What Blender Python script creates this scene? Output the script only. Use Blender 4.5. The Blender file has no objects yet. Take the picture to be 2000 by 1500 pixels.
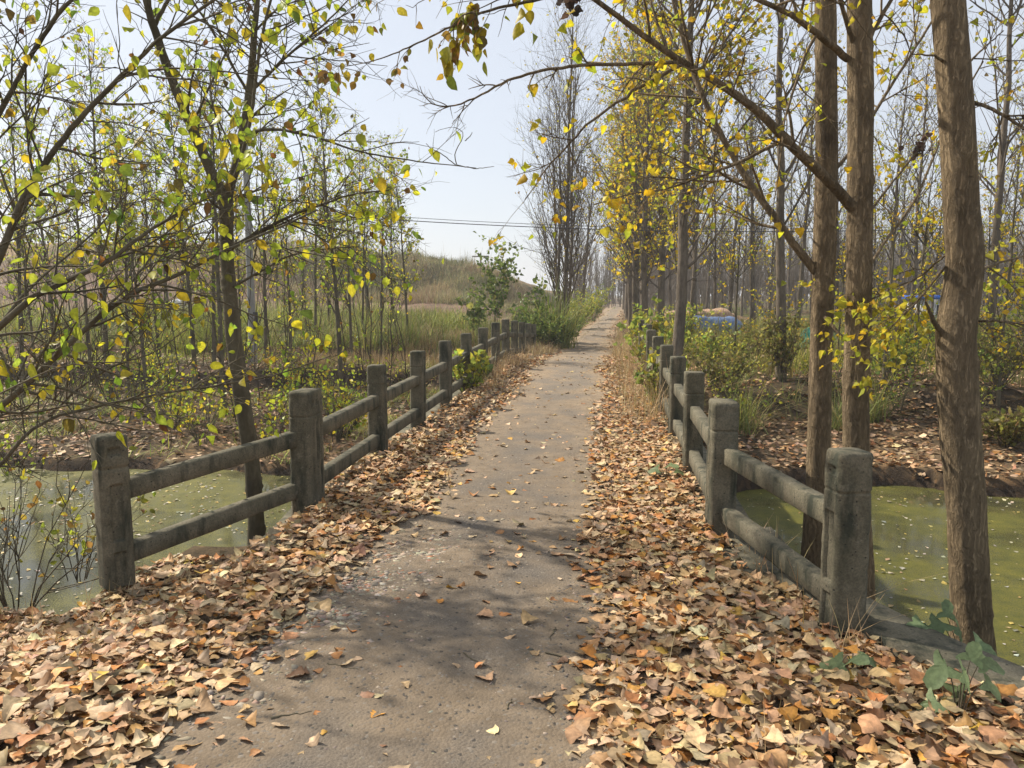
import bpy, math
import numpy as np
from mathutils import Vector

rng = np.random.default_rng(11)
R = math.radians
scn = bpy.context.scene
COL = scn.collection

# ------------------------------------------------------------------ camera
YAW, PITCH, CAMH = R(6.98), R(6.6), 1.6
cd = bpy.data.cameras.new("camera"); cam = bpy.data.objects.new("camera", cd); COL.objects.link(cam)
cam.location = (0, 0, CAMH); cam.rotation_euler = (R(90) - PITCH, 0, YAW)
cd.sensor_width = 36; cd.lens = 1511 / 2000 * 36; cd.clip_start = 0.05; cd.clip_end = 3000
scn.camera = cam

# ------------------------------------------------------------------ world, sun, exposure
SUN_EL, SUN_DIR = R(41), (-0.90, 0.44)
w = bpy.data.worlds.new("World"); scn.world = w; w.use_nodes = True
nt = w.node_tree
for n in list(nt.nodes): nt.nodes.remove(n)
sky = nt.nodes.new('ShaderNodeTexSky'); sky.sky_type = 'NISHITA'; sky.sun_disc = False
sky.sun_elevation = SUN_EL; sky.sun_rotation = math.atan2(SUN_DIR[0], SUN_DIR[1])
sky.air_density = 1.0; sky.dust_density = 1.2; sky.ozone_density = 1.0; sky.altitude = 50
bg = nt.nodes.new('ShaderNodeBackground'); bg.inputs['Strength'].default_value = 0.108
wo = nt.nodes.new('ShaderNodeOutputWorld')
veil = nt.nodes.new('ShaderNodeMix'); veil.data_type = 'RGBA'; veil.inputs[0].default_value = .74      # thin high haze whitening the whole sky
veil.inputs[7].default_value = (5.5, 5.75, 6.2, 1)
nt.links.new(sky.outputs[0], veil.inputs[6]); nt.links.new(veil.outputs[2], bg.inputs['Color']); nt.links.new(bg.outputs[0], wo.inputs[0])
sl = bpy.data.lights.new("sun", 'SUN'); sl.energy = 5.0; sl.angle = R(1.0); sl.color = (1, .91, .77)
so = bpy.data.objects.new("sun", sl); COL.objects.link(so)
sv = Vector((SUN_DIR[0] * math.cos(SUN_EL), SUN_DIR[1] * math.cos(SUN_EL), math.sin(SUN_EL)))
so.rotation_euler = sv.to_track_quat('Z', 'Y').to_euler(); so.location = (-20, 10, 30)
vs = scn.view_settings; vs.view_transform = 'Standard'; vs.look = 'None'; vs.gamma = 1; vs.exposure = 0.50
scn.render.engine = 'CYCLES'
cy = scn.cycles
cy.max_bounces = 6; cy.diffuse_bounces = 3; cy.glossy_bounces = 2; cy.transmission_bounces = 4
cy.transparent_max_bounces = 4; cy.volume_bounces = 0; cy.use_denoising = True
cy.caustics_reflective = False; cy.caustics_refractive = False; cy.sample_clamp_indirect = 4

# ------------------------------------------------------------------ helpers: image ray -> world
FW = np.array([-math.sin(YAW), math.cos(YAW)]); RT = np.array([math.cos(YAW), math.sin(YAW)])
def ray(px, py):
    u = (px - 1000) / 1511; v = (py - 750) / 1511
    return u, math.cos(PITCH) - v * math.sin(PITCH), -(v * math.cos(PITCH) + math.sin(PITCH))
def pt(px, py, d):
    """world point seen at photo pixel px,py at forward distance d"""
    u, f, z = ray(px, py); k = d / f
    xy = FW * d + RT * (u * k)
    return np.array([xy[0], xy[1], CAMH + z * k])
def sm(x, a, b):
    t = np.clip((x - a) / (b - a), 0, 1); return t * t * (3 - 2 * t)
_lat = np.random.default_rng(5).random((256, 256))
def vnoise(x, y, s=1.0, o=0.0):
    x = np.asarray(x) / s + 100.3 + o * 17.1; y = np.asarray(y) / s + 77.7 + o * 5.3
    xi = np.floor(x).astype(int); yi = np.floor(y).astype(int); fx = x - xi; fy = y - yi
    fx = fx * fx * (3 - 2 * fx); fy = fy * fy * (3 - 2 * fy)
    g = lambda a, b: _lat[a % 256, b % 256]
    return (g(xi, yi) * (1 - fx) * (1 - fy) + g(xi + 1, yi) * fx * (1 - fy) + g(xi, yi + 1) * (1 - fx) * fy + g(xi + 1, yi + 1) * fx * fy) * 2 - 1
def fbm(x, y, s=1.0, o=0, n=3):
    r = 0
    for i in range(n): r = r + vnoise(x, y, s / 2 ** i, o + i * 3) / 2 ** i
    return r

# ------------------------------------------------------------------ terrain shape
WZ = -1.3
def G(y): return np.interp(y, [-50, 9, 14, 17, 19.5, 24, 40, 400], [0, 0, .07, .13, 0, -.25, -.3, -.3])
def PC(y): return np.interp(y, [-5, 24, 37, 62, 112, 160], [-.7, -.7, -.5, .33, 1.5, 2.2])   # path centre x
def drop(x, y): return .15 * sm(-x, 1.9, 2.6) * sm(y, 2.2, 3.6) * (1 - sm(y, 5.0, 6.5))
def terrain(x, y):
    x = np.asarray(x, float); y = np.asarray(y, float)
    n1 = fbm(x, y, 2.6, 1); n2 = fbm(x, y, .7, 9, 2)
    ye = np.where(x < -2.9, 3.75 + .25 * vnoise(x, y * 0, 1.1, 4), np.where(x < 1.0, 4.9, np.maximum(4.9 - (x - 1.0) * 2.4, 1.2)))
    near = -1.75 * sm(y - ye, 0.02, 1.7) - .12 * sm(x, 1.5, 3.5) * sm(y, 1, 3)
    # far banks
    yf = 11.5 + .45 * fbm(x, y * 0, 3.0, 2) + .25 * vnoise(x, y * 0, .8, 8)
    s = y - yf
    nz = .35 * fbm(x, y * 0, 2.2, 6)
    L = np.interp(s, [-1.2, 0, .12, 1.2, 8.2], [-1.75, -1.45, -1.12, -1.05, -1.0])
    L = L + .50 * sm(s + nz, 8.3, 8.8) + .28 * sm(s + nz * 2, 12.6, 13.5)
    rise = np.interp(y, [24, 50, 60, 100], [0, 1.25, 1.6, 1.6])
    L = L + rise * sm(-x, 3.5, 9)
    Rr = np.interp(s, [-1.2, 0, .14, 1.4, 3.4], [-1.75, -1.45, -1.05, -.95, -.75])
    Rr = Rr + .5 * sm(s + nz, 3.6, 4.8) + np.interp(y, [20, 60], [0, .3])
    side = sm(x, -1.8, 1.2)
    far = L * (1 - side) + Rr * side + (.07 * n1 + .05 * n2) * sm(s, .1, 1)
    # embankment carrying the lane beyond the bridge
    ex = np.abs(x - PC(y)) 
    emb = G(y) - .02 - np.clip(ex - 1.9, 0, 9) * .8 - 3 * (1 - sm(y, 19.2, 20.2))
    emb = emb
    far = np.maximum(far, emb)
    k = sm(ex, 1.5, 3.2) * sm(y, 19, 22)
    t = np.where(y < 8, near, far)
    # hills on the left
    zc = np.interp(x, [-120, -53, -29, -22, -17.8, -12.6, -10.5, -7.6, -5.5, -4], [6.7, 6.3, 5.9, 5.35, 4.85, 4.3, 3.8, 3.0, 1.5, 0]) + .12 * fbm(x, y, 3, 3)
    y0 = np.interp(x, [-60, -24, -18, -4], [42, 44, 53, 54])
    prof = sm(y + .8 * n1, y0, 62) * (1 - .6 * sm(y, 66, 120))
    hill = np.maximum(0, zc - 1.6) * prof * sm(-x, 3.8, 7.5) * 1.0
    t = t + hill
    t = t + .03 * n1 * sm(np.abs(x + .7), 2.0, 3.5) * sm(y, -2, 2)
    t = t - drop(x, y)
    return t
def surf(x, y):
    """what one stands on: terrain, or the bridge deck between the railings"""
    t = terrain(x, y)
    on = (np.asarray(y) > 4.0) & (np.asarray(y) < 20.5) & (np.asarray(x) > -2.38) & (np.asarray(x) < .90)
    return np.where(on, G(y) - drop(x, y), t)

# ------------------------------------------------------------------ mesh builder
class MB:
    def __init__(s): s.v = []; s.c = []; s.f = {}; s.n = 0
    def add(s, v, f, c=(1, 1, 1)):
        v = np.asarray(v, np.float32).reshape(-1, 3); f = np.asarray(f, np.int32)
        c = np.asarray(c, np.float32)
        if c.ndim == 1: c = np.broadcast_to(c, (len(v), 3))
        s.v.append(v); s.c.append(c); s.f.setdefault(f.shape[1], []).append(f + s.n); s.n += len(v)
    def build(s, name, mat, parent=None, loc=None, smooth=False):
        o_ = np.zeros(3, np.float32) if loc is None else np.asarray(loc, np.float32)
        if parent is not None: o_ = np.array(parent.matrix_basis.translation if False else parent.location, np.float32)
        v = (np.concatenate(s.v) if s.v else np.zeros((0, 3), np.float32)) - o_
        c = np.concatenate(s.c) if s.c else np.zeros((0, 3), np.float32)
        me = bpy.data.meshes.new(name)
        me.vertices.add(len(v)); me.vertices.foreach_set('co', v.ravel())
        li = []; ls = []; k0 = 0
        for k, fl in s.f.items():
            f = np.concatenate(fl); li.append(f.ravel()); ls.append(k0 + np.arange(len(f)) * k); k0 += f.size
        li = np.concatenate(li); ls = np.concatenate(ls)
        me.loops.add(len(li)); me.loops.foreach_set('vertex_index', li.astype(np.int32))
        me.polygons.add(len(ls)); me.polygons.foreach_set('loop_start', ls.astype(np.int32))
        if smooth: me.polygons.foreach_set('use_smooth', np.ones(len(ls), bool))
        me.update(calc_edges=True)
        ca = me.color_attributes.new('Col', 'FLOAT_COLOR', 'POINT')
        ca.data.foreach_set('color', np.hstack([c, np.ones((len(c), 1), np.float32)]).astype(np.float32).ravel())
        me.materials.append(mat)
        ob = bpy.data.objects.new(name, me); COL.objects.link(ob)
        if parent is not None: ob.parent = parent
        else: ob.location = o_
        return ob
def box_arr(x0, x1, y0, y1, z0, z1):
    v = np.array([[x, y, z] for z in (z0, z1) for y in (y0, y1) for x in (x0, x1)])
    f = np.array([[0, 2, 3, 1], [4, 5, 7, 6], [0, 1, 5, 4], [2, 6, 7, 3], [0, 4, 6, 2], [1, 3, 7, 5]])
    return v, f
def tag(o, label=None, cat=None, group=None, kind=None):
    if label: o['label'] = label
    if cat: o['category'] = cat
    if group: o['group'] = group
    if kind: o['kind'] = kind
    return o
def thing(name, loc, label, cat, group=None, rz=0, sc=1):
    o = bpy.data.objects.new(name, None); COL.objects.link(o); o.location = tuple(float(a) for a in loc)
    o.rotation_euler = (0, 0, rz); o.scale = (sc,) * 3; o.empty_display_size = .2
    return tag(o, label, cat, group)
def copy_tree(o, loc, rz, sc, label=None, group=None):
    c = o.copy(); COL.objects.link(c); c.location = tuple(float(a) for a in loc); c.rotation_euler = (0, 0, rz); c.scale = (sc, sc, sc)
    if label: c['label'] = label
    if group: c['group'] = group
    for ch in o.children:
        d = ch.copy(); COL.objects.link(d); d.parent = c
    return c

# ------------------------------------------------------------------ materials
def mat(name):
    m = bpy.data.materials.new(name); m.use_nodes = True
    n = m.node_tree.nodes; l = m.node_tree.links; n.clear()
    out = n.new('ShaderNodeOutputMaterial'); return m, n, l, out
def mixc(n, l, fac, a, b, mode='MIX'):
    x = n.new('ShaderNodeMix'); x.data_type = 'RGBA'; x.blend_type = mode
    for s, v in ((x.inputs[0], fac), (x.inputs[6], a), (x.inputs[7], b)):
        if hasattr(v, 'links'): l.new(v, s)
        elif isinstance(v, (int, float)): s.default_value = v
        else: s.default_value = (*v, 1)
    return x.outputs[2]
def tex_noise(n, l, vec, scale, detail=4, rough=.6):
    t = n.new('ShaderNodeTexNoise'); t.inputs['Scale'].default_value = scale; t.inputs['Detail'].default_value = detail
    t.inputs['Roughness'].default_value = rough
    if vec is not None: l.new(vec, t.inputs['Vector'])
    return t.outputs['Fac']
def ramp(n, l, fac, a, b):
    r = n.new('ShaderNodeMapRange'); r.inputs[1].default_value = a; r.inputs[2].default_value = b; l.new(fac, r.inputs[0]); return r.outputs[0]
def coords(n, l, scale=(1, 1, 1), kind='Object'):
    tc = n.new('ShaderNodeTexCoord'); mp = n.new('ShaderNodeMapping'); mp.inputs['Scale'].default_value = scale
    l.new(tc.outputs[kind], mp.inputs[0]); return mp.outputs[0]
def worldpos(n, l, scale=(1, 1, 1)):
    g = n.new('ShaderNodeNewGeometry'); mp = n.new('ShaderNodeMapping'); mp.inputs['Scale'].default_value = scale
    l.new(g.outputs['Position'], mp.inputs[0]); return mp.outputs[0]
def attr(n): 
    a = n.new('ShaderNodeAttribute'); a.attribute_name = 'Col'; return a.outputs['Color']
def bump(n, l, h, strength, dist=.01, nrm=None):
    b = n.new('ShaderNodeBump'); b.inputs['Strength'].default_value = strength; b.inputs['Distance'].default_value = dist
    l.new(h, b.inputs['Height'])
    if nrm: l.new(nrm, b.inputs['Normal'])
    return b.outputs[0]

def leaf_mat(name, trans=.45, rough=.5, mott=.25, ms=60):
    m, n, l, out = mat(name)
    col = attr(n); w_ = worldpos(n, l)
    nf = tex_noise(n, l, w_, ms, 2)
    c2 = mixc(n, l, ramp(n, l, nf, .35, .7), (1 - mott,) * 3, (1 + mott * .35,) * 3)
    c3 = mixc(n, l, 1.0, col, c2, 'MULTIPLY')
    p = n.new('ShaderNodeBsdfPrincipled'); p.inputs['Roughness'].default_value = rough; p.inputs['Specular IOR Level'].default_value = .3
    l.new(c3, p.inputs['Base Color'])
    t = n.new('ShaderNodeBsdfTranslucent'); l.new(c3, t.inputs['Color'])
    mx = n.new('ShaderNodeMixShader'); mx.inputs[0].default_value = trans
    l.new(p.outputs[0], mx.inputs[1]); l.new(t.outputs[0], mx.inputs[2]); l.new(mx.outputs[0], out.inputs[0])
    return m
M_leaf = leaf_mat('green_yellow_leaf', .55, .45)
M_litter = leaf_mat('fallen_leaf', .10, .6, .30, 45)
M_grass = leaf_mat('grass_blade', .30, .6, .15, 8)

def bark_mat(name, c1, c2, zs=6, sc=9, bstr=.8, fis=.55):
    m, n, l, out = mat(name)
    v1 = worldpos(n, l)
    w1 = n.new('ShaderNodeTexNoise'); w1.inputs['Scale'].default_value = sc; w1.inputs['Detail'].default_value = 3; l.new(v1, w1.inputs['Vector'])
    ad = n.new('ShaderNodeVectorMath'); ad.operation = 'MULTIPLY_ADD'; l.new(w1.outputs['Color'], ad.inputs[0]); ad.inputs[1].default_value = (.05, .05, .25); l.new(v1, ad.inputs[2])
    mp = n.new('ShaderNodeMapping'); mp.inputs['Scale'].default_value = (1, 1, 1 / zs); l.new(ad.outputs[0], mp.inputs[0]); v = mp.outputs[0]
    a = tex_noise(n, l, v, sc * 6.5, 6, .66); b = tex_noise(n, l, v1, 1.7, 4); d = tex_noise(n, l, v, sc * 2.2, 4, .6)
    e = ramp(n, l, a, .36, .58); hz = tex_noise(n, l, worldpos(n, l, (1, 1, 5)), 4, 4, .7)
    c = mixc(n, l, ramp(n, l, d, .3, .7), c1, c2)
    c = mixc(n, l, ramp(n, l, b, .5, .72), c, tuple(k * .6 for k in c1))
    c = mixc(n, l, ramp(n, l, hz, .66, .76), c, tuple(k * .6 for k in c1))
    c = mixc(n, l, e, mixc(n, l, fis, c, tuple(k * .25 for k in c1)), c)
    p = n.new('ShaderNodeBsdfPrincipled'); p.inputs['Roughness'].default_value = .9; p.inputs['Specular IOR Level'].default_value = .15
    l.new(c, p.inputs['Base Color'])
    h = n.new('ShaderNodeMath'); h.operation = 'ADD'; l.new(e, h.inputs[0]); l.new(d, h.inputs[1])
    l.new(bump(n, l, h.outputs[0], bstr, .02), p.inputs['Normal']); l.new(p.outputs[0], out.inputs[0])
    return m
M_bark = bark_mat('ridged_brown_bark', (.215, .16, .098), (.38, .285, .172), 6, 9, .9, .40)
M_bark_young = bark_mat('smooth_olive_bark', (.095, .082, .055), (.165, .142, .095), 3, 7, .25, .25)
M_bark_grey = bark_mat('grey_brown_bark', (.12, .098, .074), (.225, .185, .14), 5, 6, .4, .4)

def concrete_mat():
    m, n, l, out = mat('weathered_concrete')
    v = worldpos(n, l); vz = worldpos(n, l, (1, 1, .25))
    a = tex_noise(n, l, v, 5, 5, .65); b = tex_noise(n, l, vz, 9, 4, .6); c_ = tex_noise(n, l, v, 90, 3, .7)
    col = mixc(n, l, ramp(n, l, a, .35, .68), (.245, .215, .15), (.115, .108, .072))
    col = mixc(n, l, ramp(n, l, b, .50, .66), col, (.05, .055, .038))
    g = tex_noise(n, l, v, 14, 4, .7)
    col = mixc(n, l, ramp(n, l, g, .60, .75), col, (.27, .245, .185))
    col = mixc(n, l, ramp(n, l, c_, .35, .75), mixc(n, l, .55, col, (.03, .03, .025)), col)
    vo = n.new('ShaderNodeTexVoronoi'); vo.inputs['Scale'].default_value = 26; l.new(v, vo.inputs['Vector'])
    pit = ramp(n, l, vo.outputs['Distance'], .05, .16)
    col = mixc(n, l, pit, (.03, .03, .025), col)
    p = n.new('ShaderNodeBsdfPrincipled'); p.inputs['Roughness'].default_value = .92; p.inputs['Specular IOR Level'].default_value = .2
    l.new(col, p.inputs['Base Color'])
    h = n.new('ShaderNodeMath'); h.operation = 'ADD'; l.new(c_, h.inputs[0]); l.new(pit, h.inputs[1])
    l.new(bump(n, l, h.outputs[0], .55, .006), p.inputs['Normal']); l.new(p.outputs[0], out.inputs[0])
    return m
M_conc = concrete_mat()

def ground_mat():
    m, n, l, out = mat('earth_and_litter')
    v = worldpos(n, l); col = attr(n)
    a = tex_noise(n, l, v, 7, 6, .7); b = tex_noise(n, l, v, 38, 5, .7)
    vo = n.new('ShaderNodeTexVoronoi'); vo.inputs['Scale'].default_value = 14; l.new(v, vo.inputs['Vector'])
    c = mixc(n, l, 1.0, col, mixc(n, l, ramp(n, l, a, .3, .7), (.6, .6, .6), (1.25, 1.2, 1.15)), 'MULTIPLY')
    c = mixc(n, l, 1.0, c, mixc(n, l, ramp(n, l, b, .3, .7), (.65, .65, .65), (1.2, 1.2, 1.2)), 'MULTIPLY')
    sp = n.new('ShaderNodeSeparateColor'); l.new(vo.outputs['Color'], sp.inputs[0])
    c = mixc(n, l, ramp(n, l, sp.outputs[0], .7, .9), c, mixc(n, l, 1.0, c, (1.7, 1.5, 1.3), 'MULTIPLY'))
    p = n.new('ShaderNodeBsdfPrincipled'); p.inputs['Roughness'].default_value = .95; p.inputs['Specular IOR Level'].default_value = .1
    l.new(c, p.inputs['Base Color']); l.new(bump(n, l, b, .8, .03), p.inputs['Normal']); l.new(p.outputs[0], out.inputs[0])
    return m
M_ground = ground_mat()

def path_mat():
    m, n, l, out = mat('gravelled_dirt')
    v = worldpos(n, l); att = attr(n)
    big = tex_noise(n, l, v, 1.6, 4, .6); mid = tex_noise(n, l, v, 9, 5, .65); fin = tex_noise(n, l, v, 170, 4, .8)
    dirt = mixc(n, l, ramp(n, l, mid, .3, .7), (.165, .127, .088), (.255, .20, .142))
    grav = mixc(n, l, ramp(n, l, fin, .35, .65), (.080, .070, .060), (.225, .192, .155))
    sp = n.new('ShaderNodeSeparateColor'); l.new(att, sp.inputs[0])
    k = n.new('ShaderNodeMath'); k.operation = 'ADD'; l.new(big, k.inputs[0]); l.new(sp.outputs[0], k.inputs[1])
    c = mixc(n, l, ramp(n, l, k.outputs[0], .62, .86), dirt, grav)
    c = mixc(n, l, sp.outputs[1], c, mixc(n, l, 1.0, c, (1.45, 1.40, 1.32), 'MULTIPLY'))  # sunlight on the mid and far lane, painted into the colour
    vo = n.new('ShaderNodeTexVoronoi'); vo.inputs['Scale'].default_value = 75; l.new(v, vo.inputs['Vector'])
    sp2 = n.new('ShaderNodeSeparateColor'); l.new(vo.outputs['Color'], sp2.inputs[0])
    c = mixc(n, l, ramp(n, l, sp2.outputs[1], .84, .97), c, mixc(n, l, sp2.outputs[0], (.06, .054, .048), (.25, .215, .175)))
    p = n.new('ShaderNodeBsdfPrincipled'); p.inputs['Roughness'].default_value = .95; p.inputs['Specular IOR Level'].default_value = .15
    l.new(c, p.inputs['Base Color'])
    h = n.new('ShaderNodeMath'); h.operation = 'SUBTRACT'; l.new(fin, h.inputs[0]); l.new(vo.outputs['Distance'], h.inputs[1])
    l.new(bump(n, l, h.outputs[0], .65, .006), p.inputs['Normal']); l.new(p.outputs[0], out.inputs[0])
    return m
M_path = path_mat()

def water_mat():
    m, n, l, out = mat('duckweed_water')
    v = worldpos(n, l)
    big = tex_noise(n, l, v, .5, 4, .6); mid = tex_noise(n, l, v, 5, 5, .7); fin = tex_noise(n, l, v, 70, 3, .8)
    weed = mixc(n, l, ramp(n, l, mid, .3, .7), (.065, .068, .008), (.165, .145, .016))
    weed = mixc(n, l, ramp(n, l, fin, .3, .7), mixc(n, l, .5, weed, (.03, .04, .01)), weed)
    k = n.new('ShaderNodeMath'); k.operation = 'ADD'; l.new(big, k.inputs[0]); l.new(fin, k.inputs[1])
    cov = ramp(n, l, k.outputs[0], .90, 1.04)
    vo = n.new('ShaderNodeTexVoronoi'); vo.inputs['Scale'].default_value = 24; l.new(v, vo.inputs['Vector'])
    p = n.new('ShaderNodeBsdfPrincipled'); p.inputs['Roughness'].default_value = .7; p.inputs['Specular IOR Level'].default_value = .3
    l.new(weed, p.inputs['Base Color']); l.new(bump(n, l, fin, .5, .004), p.inputs['Normal'])
    q = n.new('ShaderNodeBsdfPrincipled'); q.inputs['Base Color'].default_value = (.045, .045, .025, 1); q.inputs['Roughness'].default_value = .08
    mx = n.new('ShaderNodeMixShader'); l.new(cov, mx.inputs[0]); l.new(q.outputs[0], mx.inputs[1]); l.new(p.outputs[0], mx.inputs[2])
    l.new(mx.outputs[0], out.inputs[0]); return m
M_water = water_mat()

def plain(name, c, rough=.7, metal=0, noise=.2, ns=6):
    m, n, l, out = mat(name); v = worldpos(n, l)
    a = tex_noise(n, l, v, ns, 4)
    cc = mixc(n, l, ramp(n, l, a, .3, .7), tuple(k * (1 - noise) for k in c), tuple(min(1, k * (1 + noise)) for k in c))
    p = n.new('ShaderNodeBsdfPrincipled'); p.inputs['Roughness'].default_value = rough; p.inputs['Metallic'].default_value = metal
    l.new(cc, p.inputs['Base Color']); l.new(bump(n, l, a, .3, .01), p.inputs['Normal']); l.new(p.outputs[0], out.inputs[0]); return m
M_blue = plain('blue_grey_tarpaulin', (.10, .16, .30), .5, 0, .5, 4)
M_green_net = plain('green_netting', (.01, .19, .135), .7, 0, .35, 9)
M_roofblue = plain('blue_roof_sheet', (.01, .13, .62), .5)
M_white = plain('whitewashed_wall', (.6, .6, .6), .8)
M_pole = plain('pole_concrete', (.30, .30, .30), .8, 0, .15, 5)
M_dark = plain('dark_metal', (.03, .03, .03), .6)
M_wire = plain('wire_insulation', (.04, .04, .045), .6)
M_straw = plain('rusty_straw', (.38, .25, .16), .95, 0, .45, 8)
M_sheet = plain('pale_plastic', (.55, .57, .6), .5, 0, .3, 3)

# ------------------------------------------------------------------ ground sheet
def sgrid(lo, hi, c, dense, n, p=2.6):
    t = np.linspace(-1, 1, n); s = np.sign(t) * (dense * np.abs(t) + (1 - dense) * np.abs(t) ** p)
    return np.where(s < 0, c + s * (c - lo), c + s * (hi - c))
gx = np.unique(np.concatenate([np.linspace(-12, 12, 190), np.linspace(-60, -12, 120, endpoint=False), np.linspace(12, 60, 80), -60 - np.geomspace(1, 900, 24), 60 + np.geomspace(1, 900, 24)]))
gy = np.unique(np.concatenate([np.linspace(-8, 28, 240), np.linspace(28, 80, 130), 80 + np.geomspace(1, 1200, 40), -8 - np.geomspace(1, 60, 8)]))
X, Y = np.meshgrid(gx, gy); Z = terrain(X, Y)
def ground_col(x, y, z):
    n1 = fbm(x, y, 3, 21); n2 = fbm(x, y, 1.1, 31)
    humus = np.array([.080, .062, .040]); leafy = np.array([.165, .118, .070]); dirt = np.array([.19, .135, .10]); green = np.array([.10, .115, .035])
    tan = np.array([.25, .185, .105]); olive = np.array([.16, .145, .075])
    c = humus + (leafy - humus) * sm(n1 + n2 * .6, -.5, .6)[..., None]
    k = (sm(y, 24.5, 27) * sm(-x, 2, 4))[..., None]; c = c * (1 - k) + k * (green + (tan - green) * sm(n2, -.1, .5)[..., None])
    k = (sm(y + n1 * 3, 36, 41) * sm(-x, 3, 8))[..., None]; c = c * (1 - k) + k * (dirt * (1 + .2 * n2[..., None]))
    k = (sm(y + n1, 52, 55) * sm(-x, 4, 7))[..., None]; c = c * (1 - k) + k * (olive + (tan - olive) * sm(n1, -.4, .6)[..., None])
    k = (sm(y, 17, 24) * sm(x, 2, 4))[..., None]; c = c * (1 - k) + k * (leafy * .9 + (green - leafy * .9) * sm(n1, -.3, .5)[..., None])
    # bare earth on the steep cuts
    gz = np.abs(np.gradient(z, axis=0) / np.maximum(np.gradient(y, axis=0), 1e-3)) if z.ndim == 2 else np.zeros_like(z)
    k = (sm(gz, .45, 1.0) * (y < 28))[..., None]; c = c * (1 - k) + k * np.array([.05, .038, .028])
    return c
GC = ground_col(X, Y, Z)
def grid_faces(ny, nx):
    i = (np.arange(ny - 1)[:, None] * nx + np.arange(nx - 1)[None, :]).ravel()
    return np.stack([i, i + 1, i + nx + 1, i + nx], 1)
g = MB(); g.add(np.stack([X, Y, Z], -1).reshape(-1, 3), grid_faces(len(gy), len(gx)), GC.reshape(-1, 3))
tag(g.build('ground', M_ground, smooth=True), 'leafy earth banks, field and low hills around the canal', kind='structure')

# canal water
wx = np.linspace(-160, 160, 120); wy = np.linspace(2.0, 14.5, 40); WX, WY = np.meshgrid(wx, wy)
g = MB(); g.add(np.stack([WX, WY, WX * 0 + WZ], -1).reshape(-1, 3), grid_faces(40, 120))
tag(g.build('water', M_water), 'still canal water covered in green duckweed', kind='structure')

# path sheet
py_ = np.unique(np.concatenate([np.linspace(-4, 26, 520), np.linspace(26, 125, 160)]))
hw = np.interp(py_, [-4, 4, 20.5, 24, 60, 125], [1.42, 1.42, 1.42, 1.0, 1.0, 1.4])
pu = np.linspace(-1, 1, 90)
PY = np.repeat(py_[:, None], 90, 1); PX = (PC(py_) )[:, None] + pu[None, :] * hw[:, None] + np.where(np.abs(pu) > .98, .08 * vnoise(PY, PY * 0 + pu[None] * 9, .5, 3), 0)
base = np.where(PY < 4.2, terrain(PX, PY), np.where(PY < 20.3, G(PY), np.maximum(G(PY), terrain(PX, PY))))
und = .010 * fbm(PX, PY, .8, 41) + .004 * vnoise(PX, PY, .12, 43)
camber = .02 * (1 - np.abs(pu[None]) ** 2)
PZ = base + .016 + und + camber
off = np.abs(PX - PC(PY))
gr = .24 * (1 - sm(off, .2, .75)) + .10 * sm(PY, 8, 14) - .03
g = MB(); g.add(np.stack([PX, PY, PZ], -1).reshape(-1, 3), grid_faces(len(py_), 90), np.stack([gr, sm(PY, 6, 16), gr], -1).reshape(-1, 3))  # second colour channel: painted sunlight, growing with distance along the lane
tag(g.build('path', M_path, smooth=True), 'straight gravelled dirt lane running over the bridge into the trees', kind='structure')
def psurf(x, y):
    on = (np.abs(x - PC(y)) < np.interp(y, [-4, 20.5, 24, 125], [1.38, 1.38, .95, 1.0]))
    return np.where(on, surf(x, y) + .016 + .012 + .010 * fbm(x, y, .8, 41), surf(x, y))

# ------------------------------------------------------------------ tubes and leaves
def frames(P):
    """P (M,K,3) -> tangents and two normals"""
    T = np.gradient(P, axis=1); T /= np.linalg.norm(T, axis=2, keepdims=True) + 1e-9
    up = np.where(np.abs(T[:, :1, 2:3]) > .8, np.array([1., 0, 0]), np.array([0, 0, 1.]))
    up = np.broadcast_to(up, T.shape)
    A = np.cross(T, up); A /= np.linalg.norm(A, axis=2, keepdims=True) + 1e-9
    return T, A, np.cross(T, A)
def tubes(mb, P, rad, k=5, c=(1, 1, 1)):
    P = np.asarray(P, float); rad = np.asarray(rad, float)
    if P.ndim == 2: P = P[None]; rad = rad[None]
    M, K, _ = P.shape
    if M == 0: return
    T, A, B = frames(P)
    a = np.arange(k) * 2 * np.pi / k
    V = P[:, :, None, :] + rad[:, :, None, None] * (A[:, :, None, :] * np.cos(a)[:, None] + B[:, :, None, :] * np.sin(a)[:, None])
    i = (np.arange(M)[:, None, None] * K * k + np.arange(K - 1)[None, :, None] * k + np.arange(k)[None, None, :])
    j = (np.arange(M)[:, None, None] * K * k + np.arange(K - 1)[None, :, None] * k + ((np.arange(k) + 1) % k)[None, None, :])
    F = np.stack([i, j, j + k, i + k], -1).reshape(-1, 4)
    mb.add(V.reshape(-1, 3), F, c)
def resample(P, rad, K):
    P = np.asarray(P, float); rad = np.asarray(rad, float)
    s = np.concatenate([[0], np.cumsum(np.linalg.norm(np.diff(P, axis=0), axis=1))]); t = np.linspace(0, s[-1], K)
    # smooth (Catmull-like) via dense linear then blur
    Q = np.stack([np.interp(t, s, P[:, i]) for i in range(3)], 1); r = np.interp(t, s, rad)
    for _ in range(2): Q[1:-1] = (Q[:-2] + 2 * Q[1:-1] + Q[2:]) / 4
    return Q, r
def unit(v): return v / (np.linalg.norm(v, axis=-1, keepdims=True) + 1e-9)
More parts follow.
